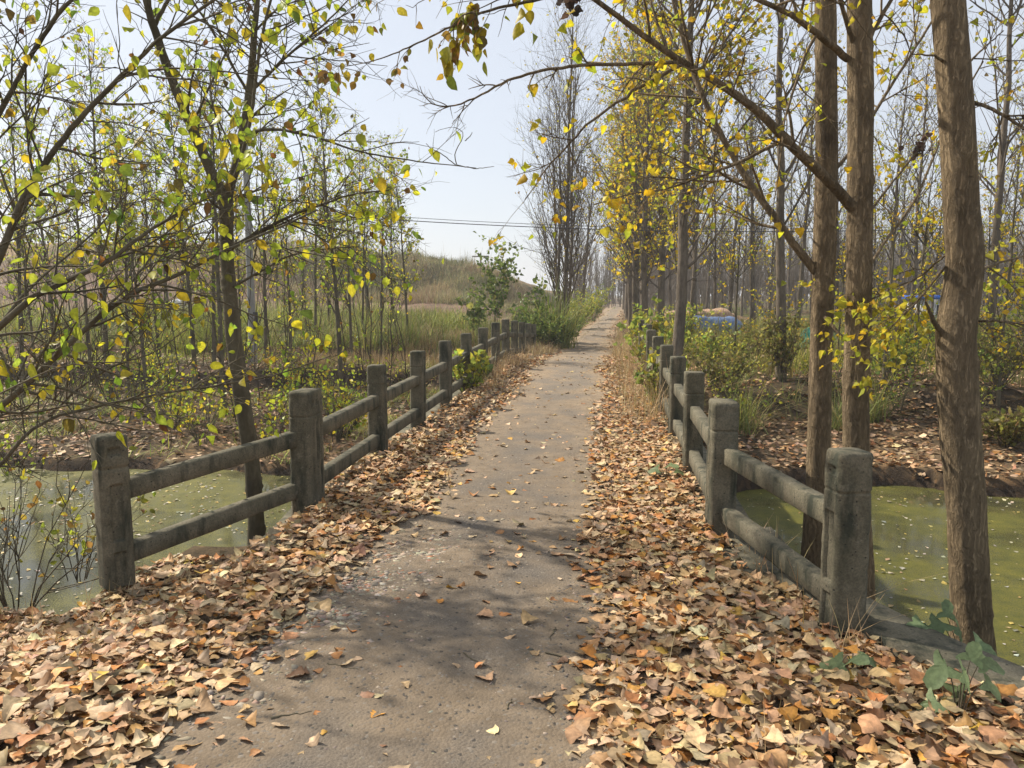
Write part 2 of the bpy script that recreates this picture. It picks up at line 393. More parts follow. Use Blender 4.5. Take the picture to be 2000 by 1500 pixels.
def spawn(P, rad, n, length, ang, K=6, t0=.2, t1=1., up=.3, wob=.25, rr=.55, rtip=.0012, lsd=.35, taper_len=.5, maxr=1, r=None):
    """n children per parent polyline"""
    r = r or rng
    M, KP, _ = P.shape; N = M * n
    t = r.uniform(t0, t1, N); m = np.repeat(np.arange(M), n)
    x = t * (KP - 1); i = np.minimum(x.astype(int), KP - 2); f = (x - i)[:, None]
    pos = P[m, i] * (1 - f) + P[m, i + 1] * f; tan = unit(P[m, i + 1] - P[m, i])
    pr = rad[m, i] * (1 - f[:, 0]) + rad[m, i + 1] * f[:, 0]
    rd = unit(r.normal(size=(N, 3))); perp = unit(rd - (rd * tan).sum(1, keepdims=True) * tan)
    a = np.radians(ang + r.normal(0, 12, N))[:, None]
    d = unit(tan * np.cos(a) + perp * np.sin(a) + np.array([0, 0, up * .5]))
    L = length * (1 - taper_len * t) * np.exp(r.normal(0, lsd, N))
    pts = [pos]; step = (L / (K - 1))[:, None]
    for q in range(K - 1):
        pts.append(pts[-1] + d * step)
        d = unit(d + r.normal(0, wob, (N, 3)) * .6 + np.array([0, 0, up]) * .25)
    Q = np.stack(pts, 1)
    r0 = np.minimum(pr * rr, maxr); rt = np.minimum(rtip, r0 * .6)
    Rd = r0[:, None] * (1 - np.linspace(0, 1, K)[None]) ** .9 + rt[:, None]
    return Q, Rd

def leaf_templates(kind, n=14):
    """list of (verts (N,3) in width,length,height, faces)"""
    out = []; r = np.random.default_rng(3)
    if kind == 'ovate':   v = [0, .12, .35, .62, .85, 1.0]; wd = [.02, .24, .36, .27, .11, 0]
    elif kind == 'poplar': v = [0, .04, .10, .17, .25, .33, .42, .52, .62, .73, .84, .94, 1.0]; wd = [.03, .20, .36, .44, .48, .45, .42, .35, .30, .21, .14, .06, 0]
    elif kind == 'heart': v = [0, .1, .3, .6, 1.0]; wd = [.08, .38, .46, .28, 0]
    elif kind == 'small': v = [0, .38, 1.0]; wd = [0.02, .42, 0]
    v = np.array(v); wd = np.array(wd)
    for _ in range(n):
        rag = .11 if kind == 'poplar' else .06
        wl = wd * (1 + r.normal(0, rag, len(v))); wr = wd * (1 + r.normal(0, rag, len(v)))
        vl = v + r.normal(0, .012, len(v)); a, b, c, e = r.normal(0, .5), r.normal(0, .35), r.uniform(.05, .45), r.normal(0, .12)
        if kind == 'poplar': a = r.normal(0, .45); b = r.normal(0, .32); c *= .45
        if kind == 'small': a, b, c = 0, .1, .3
        def P(x, y): return [x + e * (y - .5) ** 2, y, a * x * x * 1.6 + b * (y - .5) ** 2 + c * abs(x) + (r.normal(0, .012) + .022 * math.sin(9 * x + 7 * y + 3 * e) if kind == 'poplar' else 0)]
        V = []
        for k in range(len(v)): V += [P(-wl[k], vl[k]), P(0, v[k]), P(wr[k], vl[k])]
        F = []
        for k in range(len(v) - 1):
            q = 3 * k; F += [[q, q + 1, q + 4, q + 3], [q + 1, q + 2, q + 5, q + 4]]
        V = np.array(V); V[:, 1] -= 0; V[:, 2] -= b * .25
        CM = np.tile([.88, 1.16, .88], len(v)) * r.uniform(.86, 1.12, len(V)); CM[-3:] *= .8
        out.append((V, np.array(F), CM))
    return out
TP = {k: leaf_templates(k) for k in ('ovate', 'poplar', 'heart', 'small')}
def put_leaves(mb, kind, pos, d, nrm, size, col):
    """d = midrib direction, nrm = face normal"""
    if len(pos) == 0: return
    d = unit(d); s = unit(np.cross(d, nrm)); nn = np.cross(s, d)
    tpl = TP[kind]; which = rng.integers(0, len(tpl), len(pos))
    for t, (V, F, CM) in enumerate(tpl):
        m = which == t; k = m.sum()
        if k == 0: continue
        S = size[m][:, None, None]
        W = pos[m][:, None, :] + S * (V[None, :, 0:1] * s[m][:, None] + V[None, :, 1:2] * d[m][:, None] + V[None, :, 2:3] * nn[m][:, None])
        FF = (F[None] + (np.arange(k) * len(V))[:, None, None]).reshape(-1, F.shape[1])
        mb.add(W.reshape(-1, 3), FF, (col[m][:, None, :] * CM[None, :, None]).reshape(-1, 3))
def palette(pal, wts, n, var=.18):
    pal = np.array(pal); wts = np.array(wts, float); wts /= wts.sum()
    i = rng.choice(len(pal), n, p=wts); j = rng.choice(len(pal), n, p=wts)
    f = rng.uniform(0, .35, (n, 1)); c = pal[i] * (1 - f) + pal[j] * f
    return np.clip(c * np.exp(rng.normal(0, var, (n, 1))) * np.exp(rng.normal(0, .05, (n, 3))), .005, .9)
PAL_L = ([(.44, .52, .045), (.22, .34, .04), (.72, .56, .035), (.60, .58, .035), (.26, .11, .03), (.10, .045, .02)], [34, 20, 22, 16, 5, 4])
PAL_R = ([(.78, .57, .03), (.56, .56, .04), (.80, .48, .02), (.34, .42, .035), (.55, .30, .03)], [38, 26, 18, 14, 4])
PAL_BIG = ([(.60, .48, .04), (.52, .40, .03), (.40, .45, .04), (.30, .34, .05)], [4, 3, 3, 1])
PAL_LIT = ([(.48, .305, .155), (.60, .43, .245), (.43, .19, .06), (.52, .24, .045), (.19, .10, .05), (.43, .33, .21), (.64, .40, .07)], [34, 30, 14, 7, 6, 13, 1.6])
PAL_LITF = ([(.44, .275, .14), (.55, .38, .22), (.38, .175, .06), (.18, .10, .05), (.36, .265, .17)], [3, 3, 2, 2, 1.5])
PAL_W = ([(.50, .46, .06), (.60, .46, .05), (.38, .40, .05), (.34, .24, .08)], [3, 3, 2, 2])
def twig_leaves(mb, kind, Q, n, size, pal, droop=.8, t0=.25, ssd=.25, keep=None):
    M, K, _ = Q.shape; N = M * n
    m = np.repeat(np.arange(M), n); t = rng.uniform(t0, 1, N); x = t * (K - 1); i = np.minimum(x.astype(int), K - 2); f = (x - i)[:, None]
    pos = Q[m, i] * (1 - f) + Q[m, i + 1] * f; tan = unit(Q[m, i + 1] - Q[m, i])
    if keep is not None:
        k = keep(pos); pos = pos[k]; tan = tan[k]; N = len(pos)
    d = unit(tan * .4 + rng.normal(0, .6, (N, 3)) + np.array([0, 0, -droop])); nr = unit(rng.normal(0, 1, (N, 3)) + np.array([0, -.3, .25]))
    pos = pos + d * size * .3
    put_leaves(mb, kind, pos, d, nr, size * np.exp(rng.normal(0, ssd, N)), palette(*pal, N))
def hero_trunk(mb, pts, wpx, d, k=28, K=150, ridge=.055, seed=0, c=(1, 1, 1)):
    """trunk through photo points; widths in photo pixels at distance d"""
    P = np.array([pt(a, b, d) for a, b in pts]); r = np.array(wpx) / 2 / 1511 * d
    Q, r = resample(P, r, K); T, A, B = frames(Q[None]); A = A[0]; B = B[0]
    a = np.arange(k) * 2 * np.pi / k; zz = Q[:, 2]
    AA, ZZ = np.meshgrid(a, zz)
    n = vnoise(AA * 3.2 + seed * 7, ZZ * 1.6, 1, seed) * .6 + vnoise(AA * 8 + seed, ZZ * 7, 1, seed + 2) * .5 + vnoise(AA * 12, ZZ * 18, 1, seed + 4) * .35
    rad = r[:, None] * (1 + ridge * n)
    rr_ = np.random.default_rng(seed + 50)
    for _ in range(14):                       # branch scars: a raised rim round a hollow
        sa = rr_.uniform(0, 6.28); sz = rr_.uniform(zz.min(), zz.max()); sw = rr_.uniform(.03, .06)
        da = np.abs((AA - sa + np.pi) % (2 * np.pi) - np.pi) * r.mean(); q = np.sqrt(da ** 2 + ((ZZ - sz) * 1.8) ** 2) / sw
        rad += .012 * np.exp(-(q - 1) ** 2 * 4) - .008 * np.exp(-q ** 2 * 3)
    V = Q[:, None, :] + rad[..., None] * (A[:, None, :] * np.cos(a)[None, :, None] + B[:, None, :] * np.sin(a)[None, :, None])
    i = np.arange(K - 1)[:, None] * k + np.arange(k)[None]; j = np.arange(K - 1)[:, None] * k + ((np.arange(k) + 1) % k)[None]
    mb.add(V.reshape(-1, 3), np.stack([i, j, j + k, i + k], -1).reshape(-1, 4), c)
    return Q, r
def limb(mb, pts, w0, w1, K=26, k=9, c=(1, 1, 1), wob=.005):
    """limb through (px,py,d) points, widths in photo pixels"""
    P = np.array([pt(*p) for p in pts]); ds = np.array([p[2] for p in pts])
    r = np.linspace(w0, w1, len(pts)) / 2 / 1511 * ds
    Q, r = resample(P, r, K); Q[1:-1] += rng.normal(0, wob, (K - 2, 3)) * .4
    tubes(mb, Q, r, k, c); return Q[None], r[None]

# ------------------------------------------------------------------ bridge deck
br = thing('bridge', (-.75, 12, -.2), 'low concrete canal bridge deck under the gravel lane, with worn flush kerbs', 'bridge')
ys = np.linspace(4.4, 20.4, 90)
def strip(mb, xs_l, xs_r, ys, zt, zb, c=(1, 1, 1)):
    n = len(ys); xl = np.broadcast_to(xs_l, n); xr = np.broadcast_to(xs_r, n)
    V = np.stack([np.stack([xl, ys, zt], 1), np.stack([xr, ys, zt], 1), np.stack([xr, ys, zb], 1), np.stack([xl, ys, zb], 1)], 1)
    i = np.arange(n - 1)[:, None] * 4
    F = np.concatenate([np.stack([i[:, 0] + a, i[:, 0] + b, i[:, 0] + 4 + b, i[:, 0] + 4 + a], 1) for a, b in ((0, 1), (1, 2), (2, 3), (3, 0))])
    F = np.concatenate([F, [[0, 3, 2, 1], [4 * n - 4, 4 * n - 3, 4 * n - 2, 4 * n - 1]]])
    mb.add(V.reshape(-1, 3), F, c)
m = MB(); strip(m, -2.16, .70, ys, G(ys) - .004, G(ys) - .34); m.build('deck_slab', M_conc, br)
m = MB(); strip(m, .702, 1.02, ys, G(ys) + .03 + .006 * vnoise(ys, ys * 0, .4), G(ys) - .38); m.build('kerb', M_conc, br)
m = MB(); strip(m, -2.42, -2.162, ys, G(ys) - .13 * (1 - sm(ys, 5.0, 6.2)) + .012 + .006 * vnoise(ys, ys * 0, .4, 5), G(ys) - .38); m.build('kerb', M_conc, br)
for y0 in (8.3, 12.6, 16.6):
    m = MB(); m.add(*box_arr(-2.3, .85, y0, y0 + .4, -2.3, float(G(y0)) - .345)); m.build('pier', M_conc, br)
m = MB(); m.add(*box_arr(-2.35, .9, 4.42, 4.9, -2.3, -.345)); m.build('abutment', M_conc, br)
# flared wing wall by the right end post: top just above the leaves
wp = np.array([[.98, 5.3], [1.02, 4.7], [1.25, 3.95], [1.42, 3.55], [1.75, 3.08], [2.25, 2.6], [3.1, 2.1]])
ww = thing('wing_wall', (1.5, 3.4, -.3), 'low concrete wing wall curving from the right end post along the water', 'wall')
s_ = np.linspace(0, 1, 40); tt = np.linspace(0, 1, len(wp)); cx = np.interp(s_, tt, wp[:, 0]); cyy = np.interp(s_, tt, wp[:, 1])
tx = np.gradient(cx); ty = np.gradient(cyy); L_ = np.hypot(tx, ty); nx, ny = ty / L_, -tx / L_
m = MB(); wd = .15; zt = .05 + .006 * vnoise(s_ * 9, s_ * 0, .5) + np.interp(s_, [0, .5, 1], [-.03, 0, -.03])
V = []
for sgn, zz in ((1, zt), (-1, zt), (-1, zt * 0 - 1.7), (1, zt * 0 - 1.7)): V.append(np.stack([cx - sgn * nx * wd, cyy - sgn * ny * wd, zz], 1))
V = np.stack(V, 1); i = np.arange(39) * 4
F = np.concatenate([np.stack([i + a, i + b, i + 4 + b, i + 4 + a], 1) for a, b in ((0, 1), (1, 2), (2, 3), (3, 0))] + [[[0, 3, 2, 1]], [[156, 157, 158, 159]]])
m.add(V.reshape(-1, 3), F); m.build('wall', M_conc, ww)

# ------------------------------------------------------------------ concrete railings
def post_mesh(cx, cy, z0, top, wx=.165, wy=.165, rot=0., panel=True, seed=0, side=1):
    """chamfered post with grooved cap and sunk panels on the face towards the lane (side=+1: that face looks to +x)"""
    H = top - z0; hx, hy = wx / 2, wy / 2; ch = .022
    # outline points, counter-clockwise from the +x face
    def seg(a, b, br_): return [(a[0] + (b[0] - a[0]) * t, a[1] + (b[1] - a[1]) * t) for t in br_]
    wide = wy > .2
    fr = [0, .20, .215, .27, .50, .73, .785, .80] if not wide else [0, .12, .14, .24, .26, .40, .42, .58, .60, .74, .76, .86, .88]
    out = seg((hx, -hy + ch), (hx, hy - ch), fr) + seg((hx, hy - ch), (hx - ch, hy), [0, .5]) + seg((hx - ch, hy), (-hx + ch, hy), [0, .25, .5, .75]) \
        + seg((-hx + ch, hy), (-hx, hy - ch), [0, .5]) + seg((-hx, hy - ch), (-hx, -hy + ch), [0, .25, .5, .75]) + seg((-hx, -hy + ch), (-hx + ch, -hy), [0, .5]) \
        + seg((-hx + ch, -hy), (hx - ch, -hy), [0, .25, .5, .75]) + seg((hx - ch, -hy), (hx, -hy + ch), [0, .5])
    O = np.array(out); k = len(O)
    gz = H - .185
    br_z = [0, gz - .012, gz - .008, gz + .004, gz + .008, H - .018, H - .006, H]
    pan = [(gz - .44, gz - .10), (gz - .74, gz - .50), (gz + .075, gz + .115)]
    for a, b in pan: br_z += [a - .002, a + .002, b - .002, b + .002]
    zs = np.unique(np.clip(np.concatenate([br_z, np.linspace(0, H, 34)]), 0, H))
    Z_ = zs[:, None] + np.zeros(k); S = np.ones((len(zs), k))
    groove = (zs > gz - .010) & (zs < gz + .006)
    S[groove] = .955
    S[zs > H - .01] = .95; S[zs > H - .003] = .90
    XX = O[None, :, 0] * S; YY = O[None, :, 1] * S
    if panel:
        nf = len(fr); u = np.array(fr)
        if not wide: inp = (u > .21) & (u < .79)
        else: inp = ((u > .13) & (u < .25)) | ((u > .41) & (u < .59)) | ((u > .75) & (u < .87))
        for a, b in (pan if not wide else [(.12, gz - .06), pan[2]]):
            zi = (zs > a) & (zs < b)
            XX[np.ix_(zi, np.where(inp)[0])] -= .013
    nn = .0022 * vnoise(XX * 30 + YY * 17 + seed * 3.1, Z_ * 30, 1, seed) + (.004 + .007 * sm(Z_, H - .12, H)) * np.minimum(0, vnoise(XX * 19 - YY * 13 + seed, Z_ * 22, 1, seed + 1) + .25)
    XX = XX + nn * np.sign(XX); YY = YY + nn * np.sign(YY)
    XX *= side
    c, s = math.cos(rot), math.sin(rot)
    tilt = np.random.default_rng(seed).normal(0, .006, 2)
    V = np.stack([cx + XX * c - YY * s + tilt[0] * Z_, cy + XX * s + YY * c + tilt[1] * Z_, z0 + Z_], -1)
    nz = len(zs); i = np.arange(nz - 1)[:, None] * k + np.arange(k); j = np.arange(nz - 1)[:, None] * k + (np.arange(k) + 1) % k
    F = np.stack([i, j, j + k, i + k], -1).reshape(-1, 4)
    mb = MB(); mb.add(V.reshape(-1, 3), F)
    cap = np.array([[cx + tilt[0] * H, cy + tilt[1] * H, z0 + H + .004]]); base = (nz - 1) * k
    mb.v.append(cap.astype(np.float32)); mb.c.append(np.ones((1, 3), np.float32)); mb.n += 1
    q = np.arange(k); mb.f.setdefault(3, []).append(np.stack([base + q, base + (q + 1) % k, np.full(k, nz * k)], 1).astype(np.int32))
    return mb
def rail_mesh(p, q, w=.085, h=.115, seed=0):
    p = np.array(p, float); q = np.array(q, float); n = 16; t = np.linspace(0, 1, n)
    P = p + (q - p) * t[:, None]; d = unit(q - p); s = unit(np.cross(d, [0, 0, 1])); u = np.cross(s, d)
    ch = .010; prof = np.array([(-w / 2, -h / 2 + ch), (-w / 2, h / 2 - ch), (-w / 2 + ch, h / 2), (0, h / 2), (w / 2 - ch, h / 2), (w / 2, h / 2 - ch), (w / 2, 0), (w / 2, -h / 2 + ch), (w / 2 - ch, -h / 2), (-w / 2 + ch, -h / 2)])
    k = len(prof); nz = .0018 * vnoise(t[:, None] * 14 + seed, np.arange(k)[None] * 1.7, 1, seed)
    V = P[:, None] + s * (prof[None, :, 0:1] + nz[..., None]) + u * (prof[None, :, 1:2] + nz[..., None])
    i = np.arange(n - 1)[:, None] * k + np.arange(k); j = np.arange(n - 1)[:, None] * k + (np.arange(k) + 1) % k
    mb = MB(); mb.add(V.reshape(-1, 3), np.stack([i, i + k, j + k, j], -1).reshape(-1, 4)); return mb
XL, XR = -2.25, .77
Lp = [(-2.87, 4.12, .79, -.11, .165, .165, R(-38)), (XL, 5.55, .885, -.05, .17, .29, 0)]
for k in range(11):
    y = 7.39 + 1.645 * k; Lp.append((XL, y, float(G(y)) + .93 + (-.02 if k == 0 else 0), float(G(y)) - .03, .165, .165, 0))
Rp = [(1.143, 3.74, .87, -.06, .168, .168, R(14)), (XR, 5.18, .905, -.05, .17, .25, 0)]
for k in range(7):
    y = 6.87 + 1.68 * k; Rp.append((XR, y, float(G(y)) + .93, float(G(y)) - .03, .165, .165, 0))
def railing(posts, side, label):
    b = posts[4]; root = thing('concrete_railing', (b[0], b[1], float(G(b[1]))), label, 'railing')
    for i, (x, y, top, z0, wx_, wy_, rt) in enumerate(posts):
        o = post_mesh(x, y, z0, top, wx_, wy_, rt, True, i + (20 if side < 0 else 0), side).build('post', M_conc, root)
        if i == 1: o['label'] = 'broader post with vertical flutes on its lane face'
    for i in range(len(posts) - 1):
        a, b = posts[i], posts[i + 1]
        for dz in (.345, .735):
            p = np.array([a[0], a[1], a[2] - dz]); q = np.array([b[0], b[1], b[2] - dz]); d = unit(q - p)
            rail_mesh(p + d * .05, q - d * .05, seed=i * 2 + int(dz * 3)).build('rail', M_conc, root)
    return root
railing(Lp, 1, 'mossy concrete post and rail parapet along the left edge of the bridge')
railing(Rp, -1, 'mossy concrete post and rail parapet along the right edge of the bridge')

# ------------------------------------------------------------------ fallen leaves
def scatter(n, x0, x1, y0, y1): return rng.uniform(x0, x1, n), rng.uniform(y0, y1, n)
def litter(kind, x, y, size, pal, tilt=.45, lift=.03, ssd=.22, zf=psurf):
    n = len(x); z = zf(x, y) + np.abs(rng.normal(0, lift, n)) + .004
    a = rng.uniform(0, 2 * np.pi, n); tl = np.minimum(np.abs(rng.normal(0, tilt, n)), 1.2); ta = rng.uniform(0, 2 * np.pi, n)
    nr = np.stack([np.sin(tl) * np.cos(ta), np.sin(tl) * np.sin(ta), np.cos(tl) * np.where(rng.random(n) < .5, 1, -1)], 1)
    d = np.stack([np.cos(a), np.sin(a), rng.normal(0, .2, n)], 1)
    sz = size * np.exp(np.clip(rng.normal(0, ssd, n), -.8, .62)); p = np.stack([x, y, z], 1) - unit(d) * sz[:, None] * .5
    m = MB(); put_leaves(m, kind, p, d, nr, sz, palette(*pal, n, .22)); return m
def dens_near(x, y):
    c = np.abs(x + .7 + .12 * vnoise(x, y, .9, 7)); edge = .62 + .10 * vnoise(x * 0 + np.sign(x + .7) * 5, y, .7, 2) - .05 * sm(y, 0, 5) - np.where(x > -.7, .12, .0)
    k = sm(c, edge, edge + .38)
    pile = (.03 + .06 * sm(np.abs(x + .7), 1.0, 1.5)) * (1 - .8 * sm(np.abs(x + .73), 1.35, 1.6) * sm(y, 2.8, 3.6))
    return k, pile
def near_litter():
    out = []
    def batch(n, x0, x1, y0, y1, kind, size, tilt, base=.022):
        x, y = scatter(n, x0, x1, y0, y1); k, pile = dens_near(x, y)
        inwall = (x > np.interp(y, wp[::-1, 1], wp[::-1, 0]) - .15) & (y < 5.4) & (y > 2.0)
        hole = np.exp(-(((x + 1.22 - (y - 3.9) * .22) / .28) ** 2 + ((y - 3.95) / .95) ** 2) ** 2)      # rubble patch shows through here
        m_ = (rng.random(n) < np.maximum(k, base) * (1 - .85 * hole)) & ~inwall & (x > -3.6 - (y < 3.2) * 2)
        x, y = x[m_], y[m_]; k = k[m_]; pile = pile[m_]
        z0 = lambda a, b: psurf(a, b) + k * pile * np.abs(rng.normal(.0, .55, len(a)))
        out.append(litter(kind, x, y, size, PAL_LIT, tilt, .006, .36, z0))
    batch(31000, -4.2, 2.6, .6, 4.2, 'poplar', .054, .30)
    batch(15500, -2.35, .95, 4.2, 8.5, 'poplar', .054, .30, .03)
    batch(2600, -3.6, -2.2, 2.8, 4.7, 'poplar', .054, .30)
    batch(17000, -2.25, .85, 8.5, 20, 'heart', .056, .40, .035)
    m = MB()
    for o in out:
        for v, c in zip(o.v, o.c): m.v.append(v); m.c.append(c)
        for kk, fl in o.f.items(): m.f.setdefault(kk, []).extend([f + m.n for f in fl])
        m.n += o.n
    return m
tag(near_litter().build('fallen_leaves', M_litter, smooth=True), 'thick drift of tan and orange poplar leaves along both sides of the lane', kind='stuff')
# humus under the leaves along the lane edges and far lane leaves
x, y = scatter(9000, -3.0, 1.6, 20, 70); x = x + (PC(y) + .7)
k = sm(np.abs(x - PC(y)), .5, .9) * (1 - sm(np.abs(x - PC(y)), 1.4, 2.4)); m_ = rng.random(9000) < np.maximum(k, .03)
tag(litter('small', x[m_], y[m_], .11, PAL_LITF, .4, .02).build('roadside_leaves', M_litter), 'pale leaves strewn along the far lane edges', kind='stuff')
# far bank litter
x, y = scatter(95000, -24, 26, 11.4, 27)
t_ = terrain(x, y); m_ = (rng.random(95000) < .30 + .7 * sm(fbm(x, y, 1.6, 12), -.5, .3)) & ~((x > -2.6) & (x < 1.1)) & (t_ > WZ + .1) & (rng.random(95000) < np.where(x > 1, np.where(y < 20, 1., .7), np.where(y < 24.5, .75, .12)))
tag(litter('small', x[m_], y[m_], .100, PAL_LITF, .6, .03, .25, terrain).build('bank_leaves', M_litter), 'brown leaf litter covering the slopes beyond the canal', kind='stuff')
# leaves floating on the duckweed
x, y = scatter(15000, -16, 18, 4.2, 11.9); m_ = (terrain(x, y) < WZ) & (rng.random(15000) < .35 + sm(fbm(x, y, 1.4, 33), -.3, .8)) & (rng.random(15000) < np.where(x < -2, .9, .6)) & ~((x > -2.3) & (x < .9))
tag(litter('small', x[m_], y[m_], .042, ([(.50, .46, .36), (.50, .38, .10), (.32, .20, .09), (.40, .38, .30)], [3, 3, 2, 3]), .1, .002, .3, lambda a, b: a * 0 + WZ + .002).build('floating_leaves', M_litter), 'small pale leaves floating on the duckweed', kind='stuff')

# rubble and pebbles
def pebbles(n, fx, size, cols, flat=.5):
    x, y = fx(n); z = psurf(x, y); ico = []
    V0 = np.array([[1, 0, 0], [-1, 0, 0], [0, 1, 0], [0, -1, 0], [0, 0, 1], [0, 0, -1], [.6, .6, .35], [-.6, .6, .35], [.6, -.6, .35], [-.6, -.6, .35]])
    F0 = np.array([[4, 0, 6], [4, 6, 2], [4, 2, 7], [4, 7, 1], [4, 1, 9], [4, 9, 3], [4, 3, 8], [4, 8, 0], [0, 5, 2], [0, 2, 6], [2, 5, 1], [2, 1, 7], [1, 5, 3], [1, 3, 9], [3, 5, 0], [3, 0, 8]])
    V = V0[None] * (1 + rng.normal(0, .22, (n, 10, 1))); V = V * (size * np.exp(np.minimum(rng.normal(0, .45, n), .8)))[:, None, None]
    V[:, :, 2] *= flat; a = rng.uniform(0, 6.28, n); V[:, :, 0] *= rng.uniform(.7, 1.7, n)[:, None]
    c, s = np.cos(a)[:, None], np.sin(a)[:, None]
    W = np.stack([x[:, None] + V[:, :, 0] * c - V[:, :, 1] * s, y[:, None] + V[:, :, 0] * s + V[:, :, 1] * c, z[:, None] + V[:, :, 2] + size * .15], -1)
    m = MB(); m.add(W.reshape(-1, 3), (F0[None] + (np.arange(n) * 10)[:, None, None]).reshape(-1, 3), np.repeat(palette(*cols, n, .15), 10, 0)); return m
m_stone, n_, l_, o_ = mat('broken_stone'); p_ = n_.new('ShaderNodeBsdfPrincipled'); p_.inputs['Roughness'].default_value = .85; l_.new(attr(n_), p_.inputs['Base Color']); l_.new(p_.outputs[0], o_.inputs[0])
def f_rub(n):
    y = rng.normal(3.95, .55, n); return rng.normal(0, .15, n) - 1.22 + (y - 3.9) * .22, y
tag(pebbles(4200, f_rub, .0115, ([(.27, .225, .165), (.34, .285, .21), (.17, .14, .105), (.34, .15, .075), (.46, .42, .34)], [7, 6, 4, 2.6, .6]), .30).build('rubble', m_stone), 'patch of broken brick, tile and grey stone chips', kind='stuff')
def f_grav(n):
    y = 1.2 + 14 * rng.random(n) ** 1.3; return rng.normal(-.72, .45, n), y
tag(pebbles(26000, f_grav, .0056, ([(.24, .20, .155), (.15, .125, .10), (.33, .27, .20), (.10, .088, .075)], [4, 4, 3, 2]), .7).build('gravel', m_stone), 'fine grey gravel on the lane surface', kind='stuff')

# ------------------------------------------------------------------ trees: prototypes
def rise_line(h, lean=(0, 0), K=14, wob=.03, z0=-.3):
    t = np.linspace(0, 1, K); P = np.stack([lean[0] * t ** 1.3 * h, lean[1] * t ** 1.3 * h, z0 + t * (h - z0)], 1)
    P[1:, :2] += np.cumsum(rng.normal(0, wob * h / K, (K - 1, 2)), 0); return P
def proto_tree(h, r, nb, blen, ang, ntw, nleaf, pal, lsize, up=.6, t0=.25, bark=None, lean=(0, 0), kind='heart', stems=1, tw2=0, name='tree', wob=.25, leafkeep=1.0, droop=.6, sprd=1):
    """builds meshes round the origin; returns an Empty with trunk and crown children"""
    root = thing(name, (0, 0, 0), '', '')
    mb = MB(); fo = MB(); allP = []
    for s in range(stems):
        a = s * 2.4 + rng.uniform(0, 1); ln = (lean[0] + (0 if stems == 1 else math.cos(a) * rng.uniform(.04, .22) * sprd), lean[1] + (0 if stems == 1 else math.sin(a) * rng.uniform(.04, .22) * sprd))
        hh = h * (1 if s == 0 else rng.uniform(.65, .95)); rr_ = r * (1 if s == 0 else rng.uniform(.5, .8))
        P = rise_line(hh, ln)
        if stems > 1: P[:, :2] += np.array([math.cos(a), math.sin(a)]) * (.12 if sprd == 1 else .32) * (s > 0)
        rd = rr_ * (1 - np.linspace(0, 1, len(P)) ** 1.1) + .006; rd[0] *= 1.3
        tubes(mb, P, rd, 8); allP.append((P, rd))
    P = np.stack([p for p, _ in allP]); rd = np.stack([q for _, q in allP])
    B, Br = spawn(P, rd, nb, blen, ang, 9, t0, .98, up, wob * .5, .42, .003, .25, .55, maxr=.24 * r)
    tubes(mb, B, Br, 5)
    T, Tr = spawn(B, Br, ntw, blen * .42, 42, 6, .15, 1, up * .7, wob, .6, .0022, .35, .4, maxr=.012)
    tubes(mb, T, Tr, 3)
    tips = T
    if tw2:
        T2, T2r = spawn(T, Tr, tw2, blen * .2, 45, 4, .2, 1, up * .5, wob, .7, .002, .3, .3, maxr=.006)
        tubes(mb, T2, T2r, 3); tips2 = T2
    if nleaf:
        twig_leaves(fo, kind, T, nleaf, lsize, pal, droop)
        twig_leaves(fo, kind, B[:, 3:], nleaf, lsize, pal, droop)
    mb.build('trunk', bark, root)
    if nleaf: fo.build('crown', M_leaf, root)
    return root

def gz(px, py):
    """where the photo ray meets the terrain -> distance"""
    for d in np.concatenate([np.arange(4, 60, .15), np.arange(60, 200, 1)]):
        p = pt(px, py, d)
        if p[2] <= terrain(p[0], p[1]): return d
    return 120
def stand(px, d):
    p = pt(px, 575, d); return np.array([p[0], p[1], float(terrain(p[0], p[1]))])

GRP_SAP = 'slender saplings of the thicket beyond the left bank'
LAB_SAP = 'slender grey sapling with few yellow-green leaves, one of the thicket on the leafy left bank'
saps = [proto_tree(h, r, nb + 6, bl, 46, 6, nl + 2, PAL_L, .085, .35, .25, M_bark_young, ln, 'ovate', 1, 2, 'sapling')
        for h, r, nb, bl, nl, ln in ((7.5, .055, 22, 1.6, 1, (.03, 0)), (6.2, .045, 18, 1.3, 2, (-.04, .02)), (8.6, .065, 26, 1.8, 1, (.02, .03)), (5.2, .035, 14, 1.2, 2, (.06, 0)), (7.0, .05, 20, 1.5, 0, (-.02, -.03)))]
spots = [(28, 19), (55, 33), (100, 27), (137, 35), (170, 22), (205, 19), (238, 18.5), (262, 30), (280, 17), (305, 24), (330, 33), (355, 34), (375, 21), (398, 29), (412, 22), (430, 16.5), (465, 27),
         (515, 25), (567, 22), (588, 34), (612, 28), (640, 31), (664, 20), (683, 23), (705, 29), (720, 34), (742, 27), (765, 38), (797, 27), (-30, 24), (-60, 18), (60, 23), (150, 41), (320, 43), (450, 44), (540, 40), (250, 45), (690, 43)]
for i, (px, d) in enumerate(spots):
    p = stand(px, d); pr = saps[i % 5]
    if i < 5:
        pr.location = tuple(p); pr['label'] = LAB_SAP; pr['category'] = 'tree'; pr['group'] = GRP_SAP; pr.rotation_euler = (0, 0, i * 1.3)
    else:
        copy_tree(pr, p, rng.uniform(0, 6.28), rng.uniform(.8, 1.2))
